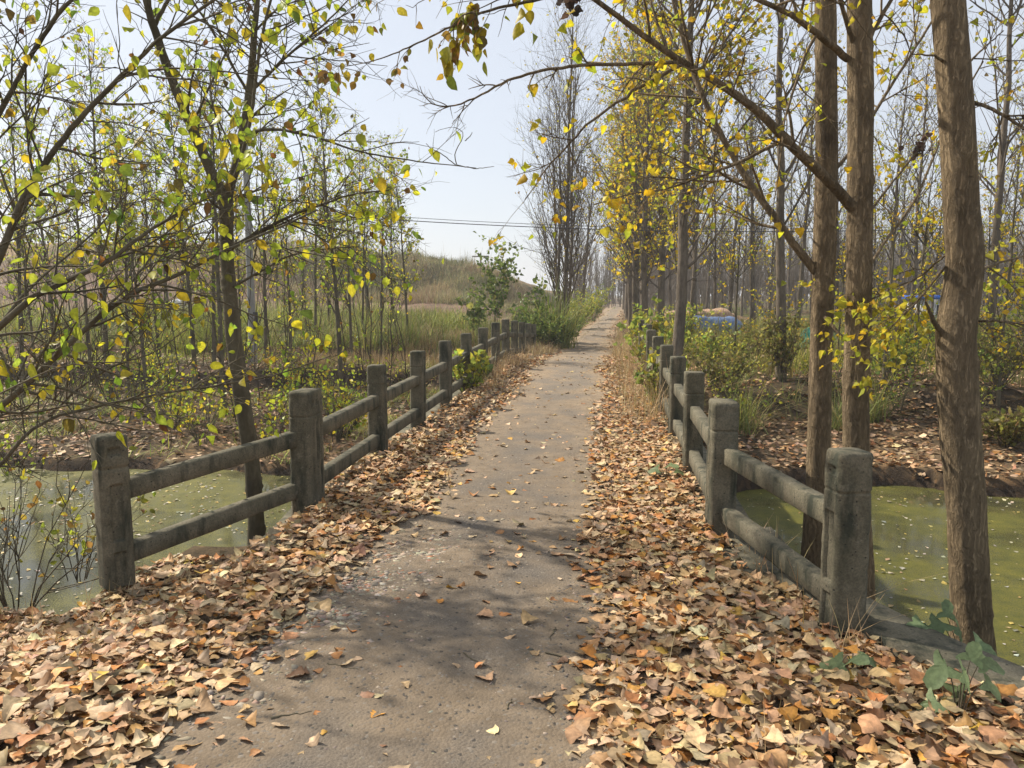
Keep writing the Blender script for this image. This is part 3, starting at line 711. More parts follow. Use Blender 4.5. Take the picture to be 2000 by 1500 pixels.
# dense thin whips in the thicket
m = MB(); n = 150
px = rng.uniform(-80, 800, n); d = rng.uniform(15, 46, n); P = []
for a, b in zip(px, d):
    p = stand(a, b); h = rng.uniform(1.5, 6); q = rise_line(h, tuple(rng.normal(0, .18, 2)), 8, .09); P.append(q + p)
P = np.array(P); rd = np.repeat((np.linspace(1, .15, 8) * .017)[None], n, 0); tubes(m, P, rd, 4, (.11, .085, .06))
B, Br = spawn(P, rd, 9, .9, 42, 6, .2, 1, .4, .4, .6, .003); tubes(m, B, Br, 3, (.13, .10, .07))
twig_leaves(m, 'ovate', B, 2, .075, PAL_L, .6)
tag(m.build('sapling_thicket', M_leaf), 'tangle of thin leafless whips and suckers on the far left bank', kind='stuff')

# right-hand poplars
GRP_ROW = 'poplars lining the right side of the lane beyond the bridge'
rows = [proto_tree(h, r, nb + 16, bl, 52, 8, nl + 2, PAL_R, ls, .4, .16, M_bark_grey, ln, 'heart', 1, 3, 'poplar_tree')
        for h, r, nb, bl, nl, ls, ln in ((12.5, .125, 34, 3.0, 4, .10, (.01, 0)), (11, .13, 30, 2.8, 4, .10, (-.02, .01)), (13.5, .16, 38, 3.2, 3, .10, (.02, .01)))]
rowspots = [(1326, 16.5, 1.0, 'just behind the right railing with bent grey trunk and golden leaves'), (1256, 27, 1., None), (1243, 33, 1.05, None), (1233, 40, 1.1, None), (1226, 50, 1.1, None), (1290, 31, .95, None), (1222, 64, 1.1, None), (1218, 80, 1.1, None), (1262, 44, 1, None)]
for i, (px, d, s, lab) in enumerate(rowspots):
    o = rows[i] if i < 3 else copy_tree(rows[i % 3], (0, 0, 0), 0, 1)
    o.location = tuple(stand(px, d)); o.rotation_euler = (0, 0, rng.uniform(0, 6.28)); o.scale = (s,) * 3
    o['category'] = 'tree'; o['group'] = GRP_ROW
    o['label'] = 'poplar ' + lab if lab else 'grey-trunked poplar with golden leaves in the row right of the distant lane'
GRP_WOOD = 'thin bare poplars standing in the open wood on the right'
wood = [proto_tree(h, r * .85, nb + 8, bl, 42, 6, nl + 1, PAL_W, .085, .5, .25, M_bark_grey, ln, 'heart', 1, 2, 'bare_poplar')
        for h, r, nb, bl, nl, ln in ((12, .12, 26, 2.6, 1, (.03, 0)), (10.5, .10, 24, 2.3, 1, (-.03, .02)), (13, .13, 30, 2.8, 0, (.06, -.02)), (9.5, .085, 22, 2.2, 2, (-.05, 0)))]
ws = [(1532, 17, 1.05), (1352, 27, .95), (1362, 34, 1), (1395, 38, 1), (1425, 41, 1), (1468, 33, .9), (1476, 36, 1), (1505, 46, 1), (1560, 31, 1), (1585, 44, 1), (1640, 38, .9), (1705, 41, 1), (1735, 32, 1), (1752, 48, 1.1), (1785, 30, .9), (1822, 37, 1),
      (1935, 21, 1.15), (1965, 36, 1), (1990, 29, 1), (2040, 24, 1), (1310, 48, 1), (1450, 55, 1), (1540, 60, 1), (1620, 56, 1), (1680, 62, 1), (1770, 58, 1), (1860, 52, 1), (1900, 44, 1), (1380, 58, 1), (1410, 66, 1)]
for i, (px, d, s) in enumerate(ws):
    o = wood[i] if i < 4 else copy_tree(wood[i % 4], (0, 0, 0), 0, 1)
    o.location = tuple(stand(px, d)); o.rotation_euler = (0, 0, rng.uniform(0, 6.28)); o.scale = (s,) * 3; o['category'] = 'tree'
    if i == 0: o['label'] = 'tall bare poplar with a vine-wrapped foot on the leafy bank left of the twin trunks'
    elif px == 1935: o['label'] = 'thick pale poplar just to the right of the nearest big trunk'
    else: o['label'] = 'thin grey poplar, nearly bare, in the open wood right of the bridge'; o['group'] = GRP_WOOD

# tall bare multi-stemmed tree left of the lane
t = proto_tree(15.5, .10, 26, 4.0, 40, 6, 1, PAL_W, .07, .5, .10, M_bark_grey, (0, 0), 'heart', 5, 3, 'bare_tree', sprd=.25)
t.location = tuple(stand(1103, 33)); t['category'] = 'tree'; t['label'] = 'tall leafless multi-stemmed tree on the left of the lane beyond the bridge'
t2 = proto_tree(11, .10, 22, 3.2, 36, 6, 1, PAL_R, .09, .75, .1, M_bark_grey, (0, 0), 'heart', 2, 4, 'bare_tree')
t2.location = tuple(stand(1135, 46)); t2['category'] = 'tree'; t2['label'] = 'smaller grey bare tree standing behind the many-stemmed one by the lane'

# ------------------------------------------------------------------ far wood
def far_wood(name, n, pxr, dr, hr, label, ncol, tw=7):
    m = MB(); px = rng.uniform(*pxr, n); d = rng.uniform(*dr, n)
    P = []
    for a, b in zip(px, d):
        p = stand(a, b); P.append(rise_line(rng.uniform(*hr), tuple(rng.normal(0, .03, 2)), 6, .02) + p)
    P = np.array(P); rd = np.repeat(np.linspace(1, .2, 6)[None] * .07, n, 0); tubes(m, P, rd, 3, ncol)
    B, Br = spawn(P, rd, tw * 2, 2.4, 28, 4, .05, 1, .9, .2, .4, .016); tubes(m, B, Br, 3, ncol)
    T, Tr = spawn(B, Br, 3, 1.3, 35, 3, .2, 1, .8, .2, .7, .014); tubes(m, T, Tr, 3, ncol)
    return tag(m.build(name, M_grass), label, kind='stuff')
far_wood('far_wood', 900, (1240, 2250), (62, 140), (6, 9), 'hazy brown band of distant bare woodland', (.30, .25, .195), 8)
far_wood('lane_end_wood', 110, (1120, 1300), (90, 170), (7, 10), 'brown leafless trees closing the far end of the lane', (.22, .18, .13), 8)

# ------------------------------------------------------------------ grass, weeds and undergrowth
def blades(mb, x, y, h, wd, pal, lean=.35, zf=terrain, var=.2, K=4, curl=.6):
    n = len(x); z = zf(x, y) - .02; h = h * np.exp(rng.normal(0, .25, n)); a = rng.uniform(0, 6.28, n); ln = np.abs(rng.normal(0, lean, n))
    D = np.stack([np.cos(a) * ln, np.sin(a) * ln, np.ones(n)], 1); S = np.stack([-np.sin(a), np.cos(a), a * 0], 1)
    t = np.linspace(0, 1, K); V = []
    for k in range(K):
        c = np.stack([x, y, z], 1) + D * (h * t[k])[:, None] + np.stack([np.cos(a) * ln, np.sin(a) * ln, -.5 * np.ones(n) * ln], 1) * (h * curl * t[k] ** 2)[:, None]
        w_ = wd * (1 - t[k]) ** .7 * .5 + .0004
        V += [c - S * w_, c + S * w_]
    V = np.stack(V, 1); F = np.array([[2 * k, 2 * k + 1, 2 * k + 3, 2 * k + 2] for k in range(K - 1)])
    mb.add(V.reshape(-1, 3), (F[None] + (np.arange(n) * 2 * K)[:, None, None]).reshape(-1, 4), np.repeat(palette(*pal, n, var), 2 * K, 0))
PG_TAN = ([(.42, .30, .15), (.52, .39, .22), (.34, .20, .09), (.30, .27, .09)], [4, 3, 2, 1])
PG_GRN = ([(.16, .20, .05), (.26, .27, .07), (.38, .31, .12), (.10, .13, .04)], [4, 4, 2, 2])
PG_HILL = ([(.38, .33, .16), (.46, .38, .21), (.27, .27, .11), (.30, .22, .13)], [4, 3, 3, 2])
PG_FLD = ([(.30, .35, .06), (.42, .42, .08), (.17, .24, .05), (.46, .38, .14)], [4, 3, 2, 2])
def clumped(n, x0, x1, y0, y1, s=1.2, thr=-.1, o=0):
    x, y = scatter(n, x0, x1, y0, y1); k = rng.random(n) < sm(fbm(x, y, s, o), thr, thr + .5); return x[k], y[k]
def tufts(n, per, x0, x1, y0, y1, sp, **kw):
    x, y = clumped(n, x0, x1, y0, y1, **kw); x = np.repeat(x, per) + rng.normal(0, sp, len(x) * per); y = np.repeat(y, per) + rng.normal(0, sp, len(y) * per); return x, y
off_path = lambda x, y, m_: np.abs(x - PC(y)) > m_
# dry seed grass both sides of the lane
m = MB()
for (n, per, x0, x1, y0, y1, h, gap) in ((260, 14, -2.45, -1.7, 12, 24, .34, .95), (330, 14, .22, .95, 9.2, 24, .58, .9), (380, 12, -3.2, -1.4, 21, 40, .34, .9), (300, 12, .1, 1.6, 20, 45, .36, .9), (260, 9, -3, 3.5, 40, 80, .45, 1.0)):
    x, y = tufts(n, per, x0, x1, y0, y1, .08, s=.9, thr=-.2, o=int(y0)); k = off_path(x, y, gap); blades(m, x[k], y[k], h, .005 if y0 < 20 else .008, PG_TAN, .6, psurf, .35)
tag(m.build('dry_grass', M_grass), 'tufts of tan seeding grass along the lane edges', kind='stuff')
# field left: green-yellow weeds, tan grass
m = MB()
x, y = tufts(6200, 10, -36, -2.6, 24.5, 38, .14, s=2.5, thr=-.6, o=3); hf = .28 + .75 * sm(fbm(x, y, 1.7, 91), -.7, .9); q = fbm(x, y, 2.4, 93) + .35 * rng.normal(0, 1, len(x)) > .1
blades(m, x[q], y[q], hf[q], .030, PG_FLD, .55, terrain, .3); blades(m, x[~q], y[~q], hf[~q] * .9, .026, ([(.16, .21, .05), (.30, .27, .09), (.22, .28, .06), (.38, .29, .14)], [3, 2, 2, 2]), .55, terrain, .3)
x, y = tufts(1800, 9, -10, -2.4, 20.5, 30, .10, s=2, thr=-.4, o=5); blades(m, x, y, .40, .013, PG_TAN, .4)
x, y = tufts(2200, 7, -32, -4, 37, 53, .14, s=3, thr=.0, o=7); blades(m, x, y, .38, .022, PG_HILL, .5)
tag(m.build('field_weeds', M_grass), 'band of yellow-green weeds across the low field on the left', kind='stuff')
# mound cover
m = MB(); x, y = scatter(46000, -34, -4.5, 49, 66); zc = terrain(x, y); k = (fbm(x, y, 4, 61) > -.9) & ((x > -22) | (rng.random(46000) < .3)); x, y = x[k], y[k]
hv = .35 + .75 * sm(fbm(x, y, 2.2, 71), -.8, .9); cl_ = fbm(x, y, 3.5, 73) + .3 * rng.normal(0, 1, len(x))
for lo, hi, pal_ in ((-9, -.25, ([(.17, .19, .075), (.23, .23, .09), (.15, .14, .07)], [3, 3, 2])), (-.25, .5, PG_HILL), (.5, 9, ([(.40, .31, .17), (.33, .24, .14), (.27, .17, .10)], [3, 3, 2]))):
    q = (cl_ >= lo) & (cl_ < hi); blades(m, x[q], y[q], hv[q] * .85, .035, pal_, .5, terrain, .25, 4)
x, y = tufts(260, 14, -30, -6, 54, 62, .22, s=1.6, thr=-.1, o=75); blades(m, x, y, 1.25, .03, ([(.20, .19, .09), (.34, .27, .15)], [1, 1]), .35)
tag(m.build('mound_grass', M_grass), 'tall dry grass over the rounded mound', kind='stuff')
# bank undergrowth, left and right
m = MB()
x, y = tufts(2600, 8, -20, -2.6, 11.9, 25, .09, s=1.4, thr=-.25, o=15); blades(m, x, y, .26, .018, PG_FLD, .9, terrain, .3, 4, .9)
x, y = tufts(420, 10, 1.8, 14, 13.5, 17.5, .06, s=1.2, thr=.05, o=17); blades(m, x, y, .50, .014, PG_GRN, .7)
x, y = tufts(5200, 8, 1.6, 40, 17.5, 42, .12, s=2.4, thr=-.5, o=19); blades(m, x, y, .62, .020, ([(.30, .29, .06), (.36, .30, .12), (.20, .24, .05), (.30, .20, .09)], [4, 3, 3, 2]), .45)
x, y = tufts(2600, 7, 2.5, 34, 19, 34, .12, s=2.0, thr=-.2, o=29); blades(m, x, y, .75, .024, ([(.42, .42, .07), (.50, .42, .10), (.28, .33, .05)], [4, 3, 3]), .5)
x, y = scatter(70, 1.0, 1.3, 3.3, 5.2); x = x - .25 + (5 - y) * .10; blades(m, x, y, .26, .004, PG_TAN, .5, psurf)
x, y = scatter(90, -3.3, -2.6, 3.0, 4.3); blades(m, x, y, .16, .004, PG_TAN, .6, psurf)
x, y = scatter(60, .1, 1.4, 1.6, 3.4); blades(m, x, y, .18, .003, PG_TAN, .7, psurf)
tag(m.build('undergrowth', M_grass), 'mixed weeds and rough grass on the canal banks', kind='stuff')

# ------------------------------------------------------------------ bushes (leafy, with stems)
def bush(name, p, rx, h, nst, nlf, lsize, pal, label, cat='bush', kind='ovate', up=.5, stem=.010, group=None, ang=38, tw=5, rows_=None):
    root = thing(name, p, label, cat, group); mb = MB(); fo = MB()
    a = rng.uniform(0, 6.28, nst); K = 8; t = np.linspace(0, 1, K); hh = h * rng.uniform(.55, 1.05, nst); rr_ = rx * rng.uniform(.2, 1, nst)
    P = np.stack([np.cos(a)[:, None] * (rr_[:, None] * t ** 1.3 + .06), np.sin(a)[:, None] * (rr_[:, None] * t ** 1.3 + .06), hh[:, None] * t[None] ** .9 - .05], -1)
    P[:, 1:] += np.cumsum(rng.normal(0, .012 * h, (nst, K - 1, 3)), 1); P = P + np.array(p)
    rd = np.repeat((stem * (1 - t * .8))[None], nst, 0)
    tubes(mb, P, rd, 4, (.12, .10, .06)); T, Tr = spawn(P, rd, tw, h * .32, ang, 5, .2, 1, up, .3, .6, .0015); tubes(mb, T, Tr, 3, (.12, .10, .06))
    twig_leaves(fo, kind, T, nlf, lsize, pal, .2, .1); twig_leaves(fo, kind, P, nlf, lsize, pal, .2, .3)
    mb.build('stems', M_bark_young, root); fo.build('foliage', M_leaf, root); return root
PB_G = ([(.15, .21, .05), (.22, .28, .06), (.10, .15, .04), (.36, .34, .08)], [4, 3, 3, 1])
PB_YG = ([(.30, .36, .07), (.20, .29, .06), (.55, .50, .06), (.45, .38, .05)], [4, 3, 3, 2])
PB_O = ([(.28, .27, .06), (.20, .21, .05), (.36, .28, .09), (.16, .12, .05)], [4, 3, 2, 2])
def at(px, d, dz=0): p = stand(px, d); p[2] += dz; return p
bush('leafy_bush', at(1068, 25.5), 1.0, 1.15, 34, 9, .085, PB_G, 'dark green leafy bush at the far end of the left railing')
bush('leafy_bush', at(1105, 29), .8, 1.1, 26, 8, .08, PB_G, 'low green bush right of the long-leaved clump beside the lane')
bush('leafy_bush', at(1132, 38), 1.2, 1.7, 30, 9, .09, PB_YG, 'yellow-green shrub beside the lane below the bare tree')
bush('leafy_bush', at(1160, 52), 1.5, 2.2, 30, 9, .10, PB_YG, 'hazy yellow-green shrub farthest along the left of the lane')
bush('leafy_bush', at(1015, 28), .8, 1.2, 16, 7, .085, PB_G, 'open green shrub just left of the long-leaved clump')
bush('compound_leaf_shrub', at(968, 29), .35, 3.9, 5, 12, .14, PB_G, 'tall thin sapling with drooping dark green leaflets rising before the mound', 'shrub', tw=10, ang=55)
bush('compound_leaf_shrub', at(1040, 27), .5, 2.3, 6, 10, .13, PB_G, 'shorter sapling with hanging dark leaves beside the end of the left railing', 'shrub', tw=8, ang=55)
bush('compound_leaf_shrub', at(930, 29), .5, 2.0, 6, 8, .12, PB_G, 'green long-leaved sapling behind the middle posts of the left railing', 'shrub', tw=8, ang=55)
bush('vine_clump', np.array([-2.15, 11.9, .0]), .42, .80, 9, 4, .085, PB_YG, 'bright green vine climbing the left railing near its middle posts', 'vine', 'heart')
bush('vine_clump', np.array([-2.2, 13.6, .0]), .32, .55, 7, 3, .09, PB_G, 'low vine spilling over the left railing just beyond the bright one', 'vine', 'heart')
bush('vine_clump', np.array([.72, 10.6, .0]), .30, .85, 10, 4, .085, PB_YG, 'light green vine leaves hanging over the right railing', 'vine', 'heart')
bush('vine_clump', np.array([.80, 14.5, .1]), .40, .95, 11, 3, .10, PB_YG, 'yellowish vine mass over the far part of the right railing', 'vine', 'heart')
bush('vine_clump', np.array([1.0, 19.5, .0]), .7, 1.3, 16, 4, .11, PB_YG, 'bright yellow-green climber at the far end of the right railing', 'vine', 'heart')
for px, d, rx, h, pal, lab in ((1420, 15.5, .8, 1.2, PB_O, 'olive brown bush on the leafy slope behind the fourth right post'), (1385, 19, 1.0, 1.0, PB_YG, 'yellowish bush behind the bent tree at the right railing'),
        (1480, 20, 1.3, 1.4, PB_O, 'twiggy olive bush left of the vine-wrapped poplar foot'), (1535, 16.6, .5, 1.5, PB_O, 'ivy bush wrapped around the foot of the bare poplar'),
        (1745, 16.5, 1.0, 1.2, PB_YG, 'yellow leafy shrub between the twin trunks and the nearest big trunk'), (1965, 15, 1.3, 1.3, PB_O, 'dense olive bush on the bank at the right edge'),
        (1990, 12.6, .7, .7, PB_O, 'low tangled bush near the water at the right edge'), (1800, 23, 1.8, 1.6, PB_YG, 'broad yellow-green thicket in front of the blue-roofed hut'), (1990, 21, 2, 1.9, PB_YG, 'tall yellow-green thicket at the far right edge'),
        (1330, 23, 1.0, 1.5, PB_YG, 'yellow bush in front of the blue tarpaulin')):
    bush('bank_bush', at(px, d), rx, h, 26, 6, .075 if d < 18 else .085, pal, lab)
GRP_UND = 'young yellow-leaved poplars in the undergrowth beyond the canal on the right'
und_ = [proto_tree(h, .035, 16, 1.5, 55, 6, 3, PAL_R, .07, .3, .1, M_bark_young, (.05, 0), 'heart', 1, 2, 'young_poplar') for h in (4.2, 5.2)]
for i, (px, d, s_) in enumerate(((1735, 15.5, 1), (1790, 17.5, 1), (1965, 14.5, 1), (1850, 19, .9), (2010, 18, 1.1), (1440, 19, .8), (1515, 22, .9), (1640, 20, .8), (1700, 22, 1), (1930, 24, 1.1))):
    o = und_[i] if i < 2 else copy_tree(und_[i % 2], (0, 0, 0), 0, 1)
    o.location = tuple(stand(px, d)); o.rotation_euler = (0, 0, rng.uniform(0, 6.28)); o.scale = (s_,) * 3; o['category'] = 'tree'; o['group'] = GRP_UND; o['label'] = 'slender young poplar with yellow-green leaves in the undergrowth across the right canal'
GRP_BK = 'straggly yellow-green shrubs along the left canal bank'
for i in range(26):
    px_ = rng.uniform(-60, 790); d_ = rng.uniform(12.2, 23.5)
    bush('straggly_shrub', at(px_, d_), rng.uniform(.5, .9), rng.uniform(.7, 1.6), 9, 2, .07, PAL_L, 'straggly shrub with scattered yellow-green leaves on the left canal bank', 'shrub', tw=6, stem=.009, group=GRP_BK, ang=52)
for i in range(14):
    px_ = rng.uniform(1340, 2000); d_ = rng.uniform(13.5, 24)
    bush('straggly_shrub', at(px_, d_), rng.uniform(.5, 1.0), rng.uniform(.7, 1.4), 9, 3, .06, PB_YG, 'straggly shrub with scattered yellowish leaves on the right canal bank', 'shrub', tw=6, stem=.008, group='straggly shrubs along the right canal bank', ang=52)
# long-leaved clump
p = at(1085, 26.5); cl = thing('reed_clump', p, 'arching clump of long green and straw blades beside the lane', 'grass clump')
m = MB(); n = 420; x = p[0] + rng.normal(0, .30, n); y = p[1] + rng.normal(0, .30, n); blades(m, x, y, 1.75, .032, ([(.24, .30, .06), (.40, .36, .10), (.14, .20, .05)], [4, 2, 2]), .38, terrain, .2, 7, .9); m.build('blades', M_grass, cl)
for q, (px, d) in enumerate(((1460, 14.2), (1655, 14.0), (1715, 14.6))):
    p = at(px, d); c_ = thing('sedge_tuft', p, ('arching sedge tuft on the slope left of the twin trunks', 'upright sedge tuft seen between the twin trunks', 'green sedge tuft just right of the twin trunks')[q], 'grass tuft')
    m = MB(); n = 150; x = p[0] + rng.normal(0, .16, n); y = p[1] + rng.normal(0, .16, n); blades(m, x, y, .8, .016, PG_GRN, .55, terrain, .2, 7, .8); m.build('blades', M_grass, c_)

# ------------------------------------------------------------------ near right trees
def base_of(pts, d): p = pt(pts[-1][0], pts[-1][1], d); return p
def dress(mb, fo, Q, Rd, n1, l1, n2, nleaf, size, pal, kind='heart', up=.15, droop=.7, t0=.15, ang=48, n3=0, wob=.2, frac=1., bare=False, lsd=.35):
    keep = (lambda p: rng.random(len(p)) < frac)
    B, Br = spawn(Q, Rd, n1, l1, ang, 9, t0, 1, up, wob * .6, .42, .002, lsd, .4, maxr=.011); tubes(mb, B, Br, 4)
    T, Tr = spawn(B, Br, n2, l1 * .42, 48, 6, .15, 1, up * .6, wob, .6, .0013, lsd, .3, maxr=.008); tubes(mb, T, Tr, 3)
    if n3:
        U, Ur = spawn(T, Tr, n3, l1 * .2, 45, 5, .2, 1, 0, wob, .7, .0011, .3, .3, maxr=.004); tubes(mb, U, Ur, 3)
        if nleaf: twig_leaves(fo, kind, U, max(1, nleaf // 2), size, pal, droop, .5, keep=keep)
    if nleaf:
        twig_leaves(fo, kind, T, nleaf, size, pal, droop, .25, keep=keep); twig_leaves(fo, kind, B[:, 2:], nleaf, size, pal, droop, .2, keep=keep)
GRP_HERO = None
def hero(name, pts, wpx, d, label, seed):
    b = base_of(pts, d); root = thing(name, b, label, 'tree')
    mb = MB(); Q, r = hero_trunk(mb, pts, wpx, d, 40, 260, .06, seed); mb.build('trunk', M_bark, root); return root, Q, r
# top extension of each trunk so that it carries a crown above the frame
T1 = [(1600, -1500), (1606, -700), (1612, -60), (1612, 0), (1615, 300), (1610, 500), (1602, 750), (1597, 950), (1590, 1080), (1588, 1230), (1584, 1330)]
t1, Q1, R1 = hero('poplar_tree', T1, [8, 22, 37, 38, 40, 41, 43, 46, 50, 58, 70], 6.2, 'left one of the twin poplar trunks right behind the near right railing', 1)
T2 = [(1690, -1500), (1680, -700), (1677, -60), (1678, 0), (1681, 200), (1680, 400), (1677, 600), (1671, 780), (1674, 1000), (1682, 1150), (1686, 1300), (1686, 1400)]
t2_, Q2, R2 = hero('poplar_tree', T2, [8, 26, 42, 43, 46, 46, 48, 49, 50, 52, 60, 72], 5.6, 'right one of the twin poplar trunks, with the long limb arching over the lane', 2)
T3 = [(1800, -1500), (1832, -700), (1848, -60), (1852, 0), (1867, 200), (1878, 400), (1886, 510), (1866, 650), (1872, 800), (1888, 1000), (1897, 1200), (1899, 1320), (1900, 1450)]
t3, Q3, R3 = hero('poplar_tree', T3, [10, 36, 57, 58, 60, 61, 66, 70, 74, 71, 75, 96, 130], 5.0, 'nearest big poplar trunk, slightly S-bent, at the right edge by the water', 3)

mb = MB(); fo = MB()
L1 = limb(mb, [(1672, 415, 5.6), (1640, 375, 5.5), (1590, 325, 5.4), (1545, 285, 5.3), (1480, 215, 5.2), (1400, 160, 5.1), (1330, 120, 5.05), (1250, 65, 5.0), (1165, 0, 4.95), (1060, -70, 4.9), (930, -120, 4.8)], 22, 6, 44, 12, wob=.002)
L2 = limb(mb, [(1330, 122, 5.05), (1230, 124, 5), (1150, 128, 5), (1085, 132, 4.9), (1020, 148, 4.85), (975, 165, 4.8), (945, 182, 4.8), (900, 205, 4.8), (850, 210, 4.8), (825, 190, 4.8), (820, 168, 4.8)], 8, 1.2, 40, 7, wob=.006)
L3 = limb(mb, [(1332, 126, 5.05), (1240, 175, 5.0), (1150, 240, 4.95), (1080, 315, 4.9), (1025, 390, 4.9)], 8, 1.5, 30, 7, wob=.008)
L4 = limb(mb, [(1530, 275, 5.3), (1500, 288, 5.3), (1440, 320, 5.2), (1370, 343, 5.1), (1300, 371, 5.0), (1230, 378, 5), (1160, 400, 4.9)], 8, 2, 30, 7)
L5 = limb(mb, [(1655, 115, 5.6), (1590, 60, 5.3), (1540, 25, 5.2), (1480, 0, 5.1), (1400, -40, 5.0), (1250, -110, 4.9)], 14, 5, 30, 9)
L6 = limb(mb, [(1672, 95, 5.6), (1655, 50, 5.5), (1640, 0, 5.4), (1620, -120, 5.3)], 11, 6, 16, 8)
L7 = limb(mb, [(1690, 95, 5.6), (1712, 45, 5.6), (1742, 0, 5.6), (1790, -90, 5.6)], 10, 5, 16, 8)
L8 = limb(mb, [(1698, 415, 5.6), (1735, 365, 5.7), (1780, 310, 5.8), (1798, 288, 5.8)], 5, 3, 14, 6)
L9 = limb(mb, [(1698, 520, 5.6), (1730, 470, 5.9), (1790, 390, 6.1), (1850, 240, 6.3), (1920, 120, 6.4)], 7, 3, 20, 6)
L10 = limb(mb, [(1040, 2, 4.6), (985, 12, 4.6), (930, 28, 4.6), (880, 52, 4.6), (830, 78, 4.6), (770, 105, 4.6), (720, 122, 4.6), (670, 130, 4.6)], 6, 1.2, 36, 7, wob=.004)
limb(mb, [(1165, -30, 4.9), (1100, -15, 4.8), (1040, 2, 4.6)], 8, 6, 8, 7)
keepL = lambda p: rng.random(len(p)) < .9
for (Q, r), n1, l1, n2, nl in ((L1, 9, .85, 5, 2), (L3, 8, .42, 4, 2), (L4, 8, .5, 4, 2), (L5, 9, .9, 5, 3), (L6, 4, .7, 5, 3), (L7, 4, .8, 5, 3), (L9, 7, .5, 4, 1)):
    dress(mb, fo, Q, r, n1, l1, n2, nl, .045, PAL_R, 'heart', -.05, .6, n3=1, frac=.55)
dress(mb, fo, L2[0], L2[1], 12, .26, 4, 0, .05, PAL_R, t0=.35, up=-.1); 
Bq, Bqr = spawn(L2[0], L2[1], 9, .3, 50, 6, .05, .55, -.1, .2, .5, .0015); tubes(mb, Bq, Bqr, 3); twig_leaves(fo, 'heart', Bq, 4, .055, PAL_R, .8)
dress(mb, fo, L10[0], L10[1], 10, .26, 4, 1, .048, ([(.30, .16, .04), (.40, .36, .04), (.14, .08, .03), (.5, .36, .04)], [3, 3, 2, 2]), 'ovate', -.5, 1, t0=.1)
# hanging leaf bunches on that twig
for a, b in ((905, 60), (870, 95), (945, 90), (925, 35), (1025, 15), (880, 110), (915, 18)):
    c = pt(a, b, 4.6); n = 10; p = c + rng.normal(0, .035, (n, 3)) * np.array([1, 1, 1.6]); put_leaves(fo, 'ovate', p, np.array([0, 0, -1.]) + rng.normal(0, .3, (n, 3)), rng.normal(0, 1, (n, 3)), .085 * np.exp(rng.normal(0, .2, n)), palette([(.40, .38, .04), (.55, .42, .03), (.28, .14, .04), (.22, .28, .04)], [3, 3, 2, 2], n))
# dead leaf clump caught on a broken branch
c = pt(1800, 285, 5.8); n = 20; p = c + rng.normal(0, .04, (n, 3)) * np.array([1, 1, 1.5]); put_leaves(fo, 'poplar', p, rng.normal(0, 1, (n, 3)), rng.normal(0, 1, (n, 3)), .052 * np.ones(n), palette([(.13, .08, .06), (.20, .13, .09)], [2, 1], n))
c = pt(1115, 6, 4.9); n = 22; p = c + rng.normal(0, .022, (n, 3)) * np.array([1, 1, 1.7]); put_leaves(fo, 'poplar', p, rng.normal(0, 1, (n, 3)), rng.normal(0, 1, (n, 3)), .06 * np.ones(n), palette([(.05, .035, .03), (.10, .06, .045)], [2, 1], n))
# upper crown, above the frame
mb.build('limbs', M_bark, t2_); mb = MB(); up_ = Q2[Q2[:, 2] > 4.2]; upr = np.interp(up_[:, 2], Q2[:, 2][::-1], R2[::-1])
dress(mb, fo, up_[None, ::-1], upr[None, ::-1], 22, 2.0, 7, 4, .07, PAL_R, up=.5)
mb.build('upper_limbs', M_bark, t2_); fo.build('crown', M_leaf, t2_)

mb = MB(); fo = MB()
A1 = limb(mb, [(1592, 530, 6.2), (1560, 490, 6.2), (1535, 455, 6.2), (1490, 395, 6.3), (1445, 330, 6.4), (1400, 250, 6.5), (1360, 160, 6.6), (1330, 60, 6.7), (1300, -60, 6.8)], 17, 7, 40, 9)
A2 = limb(mb, [(1452, 352, 6.3), (1410, 355, 6.3), (1350, 352, 6.3), (1280, 345, 6.3), (1210, 352, 6.3)], 5, 1.5, 24, 6)
A3 = limb(mb, [(1632, 330, 6.2), (1660, 300, 6.3), (1720, 200, 6.6), (1790, 90, 6.8), (1860, -20, 7)], 8, 4, 24, 7)
A4 = limb(mb, [(1612, 620, 6.1), (1630, 640, 6.0), (1655, 672, 5.9)], 8, 6, 8, 7)
A5 = limb(mb, [(1620, 570, 6.1), (1630, 520, 6.0), (1634, 440, 5.95), (1632, 380, 5.9)], 4, 1.5, 12, 6)
for (Q, r), n1, l1, n2, nl in ((A1, 16, .9, 5, 3), (A2, 8, .5, 4, 2), (A3, 10, .8, 5, 3)):
    dress(mb, fo, Q, r, n1, l1, n2, nl, .045, PAL_R, 'heart', .1, .5, n3=1, frac=.7)
mb.build('limbs', M_bark, t1); mb = MB(); up_ = Q1[Q1[:, 2] > 3.6]; upr = np.interp(up_[:, 2], Q1[:, 2][::-1], R1[::-1])
dress(mb, fo, up_[None, ::-1], upr[None, ::-1], 26, 2.1, 7, 4, .06, PAL_R, up=.5)
mb.build('upper_limbs', M_bark, t1); fo.build('crown', M_leaf, t1)

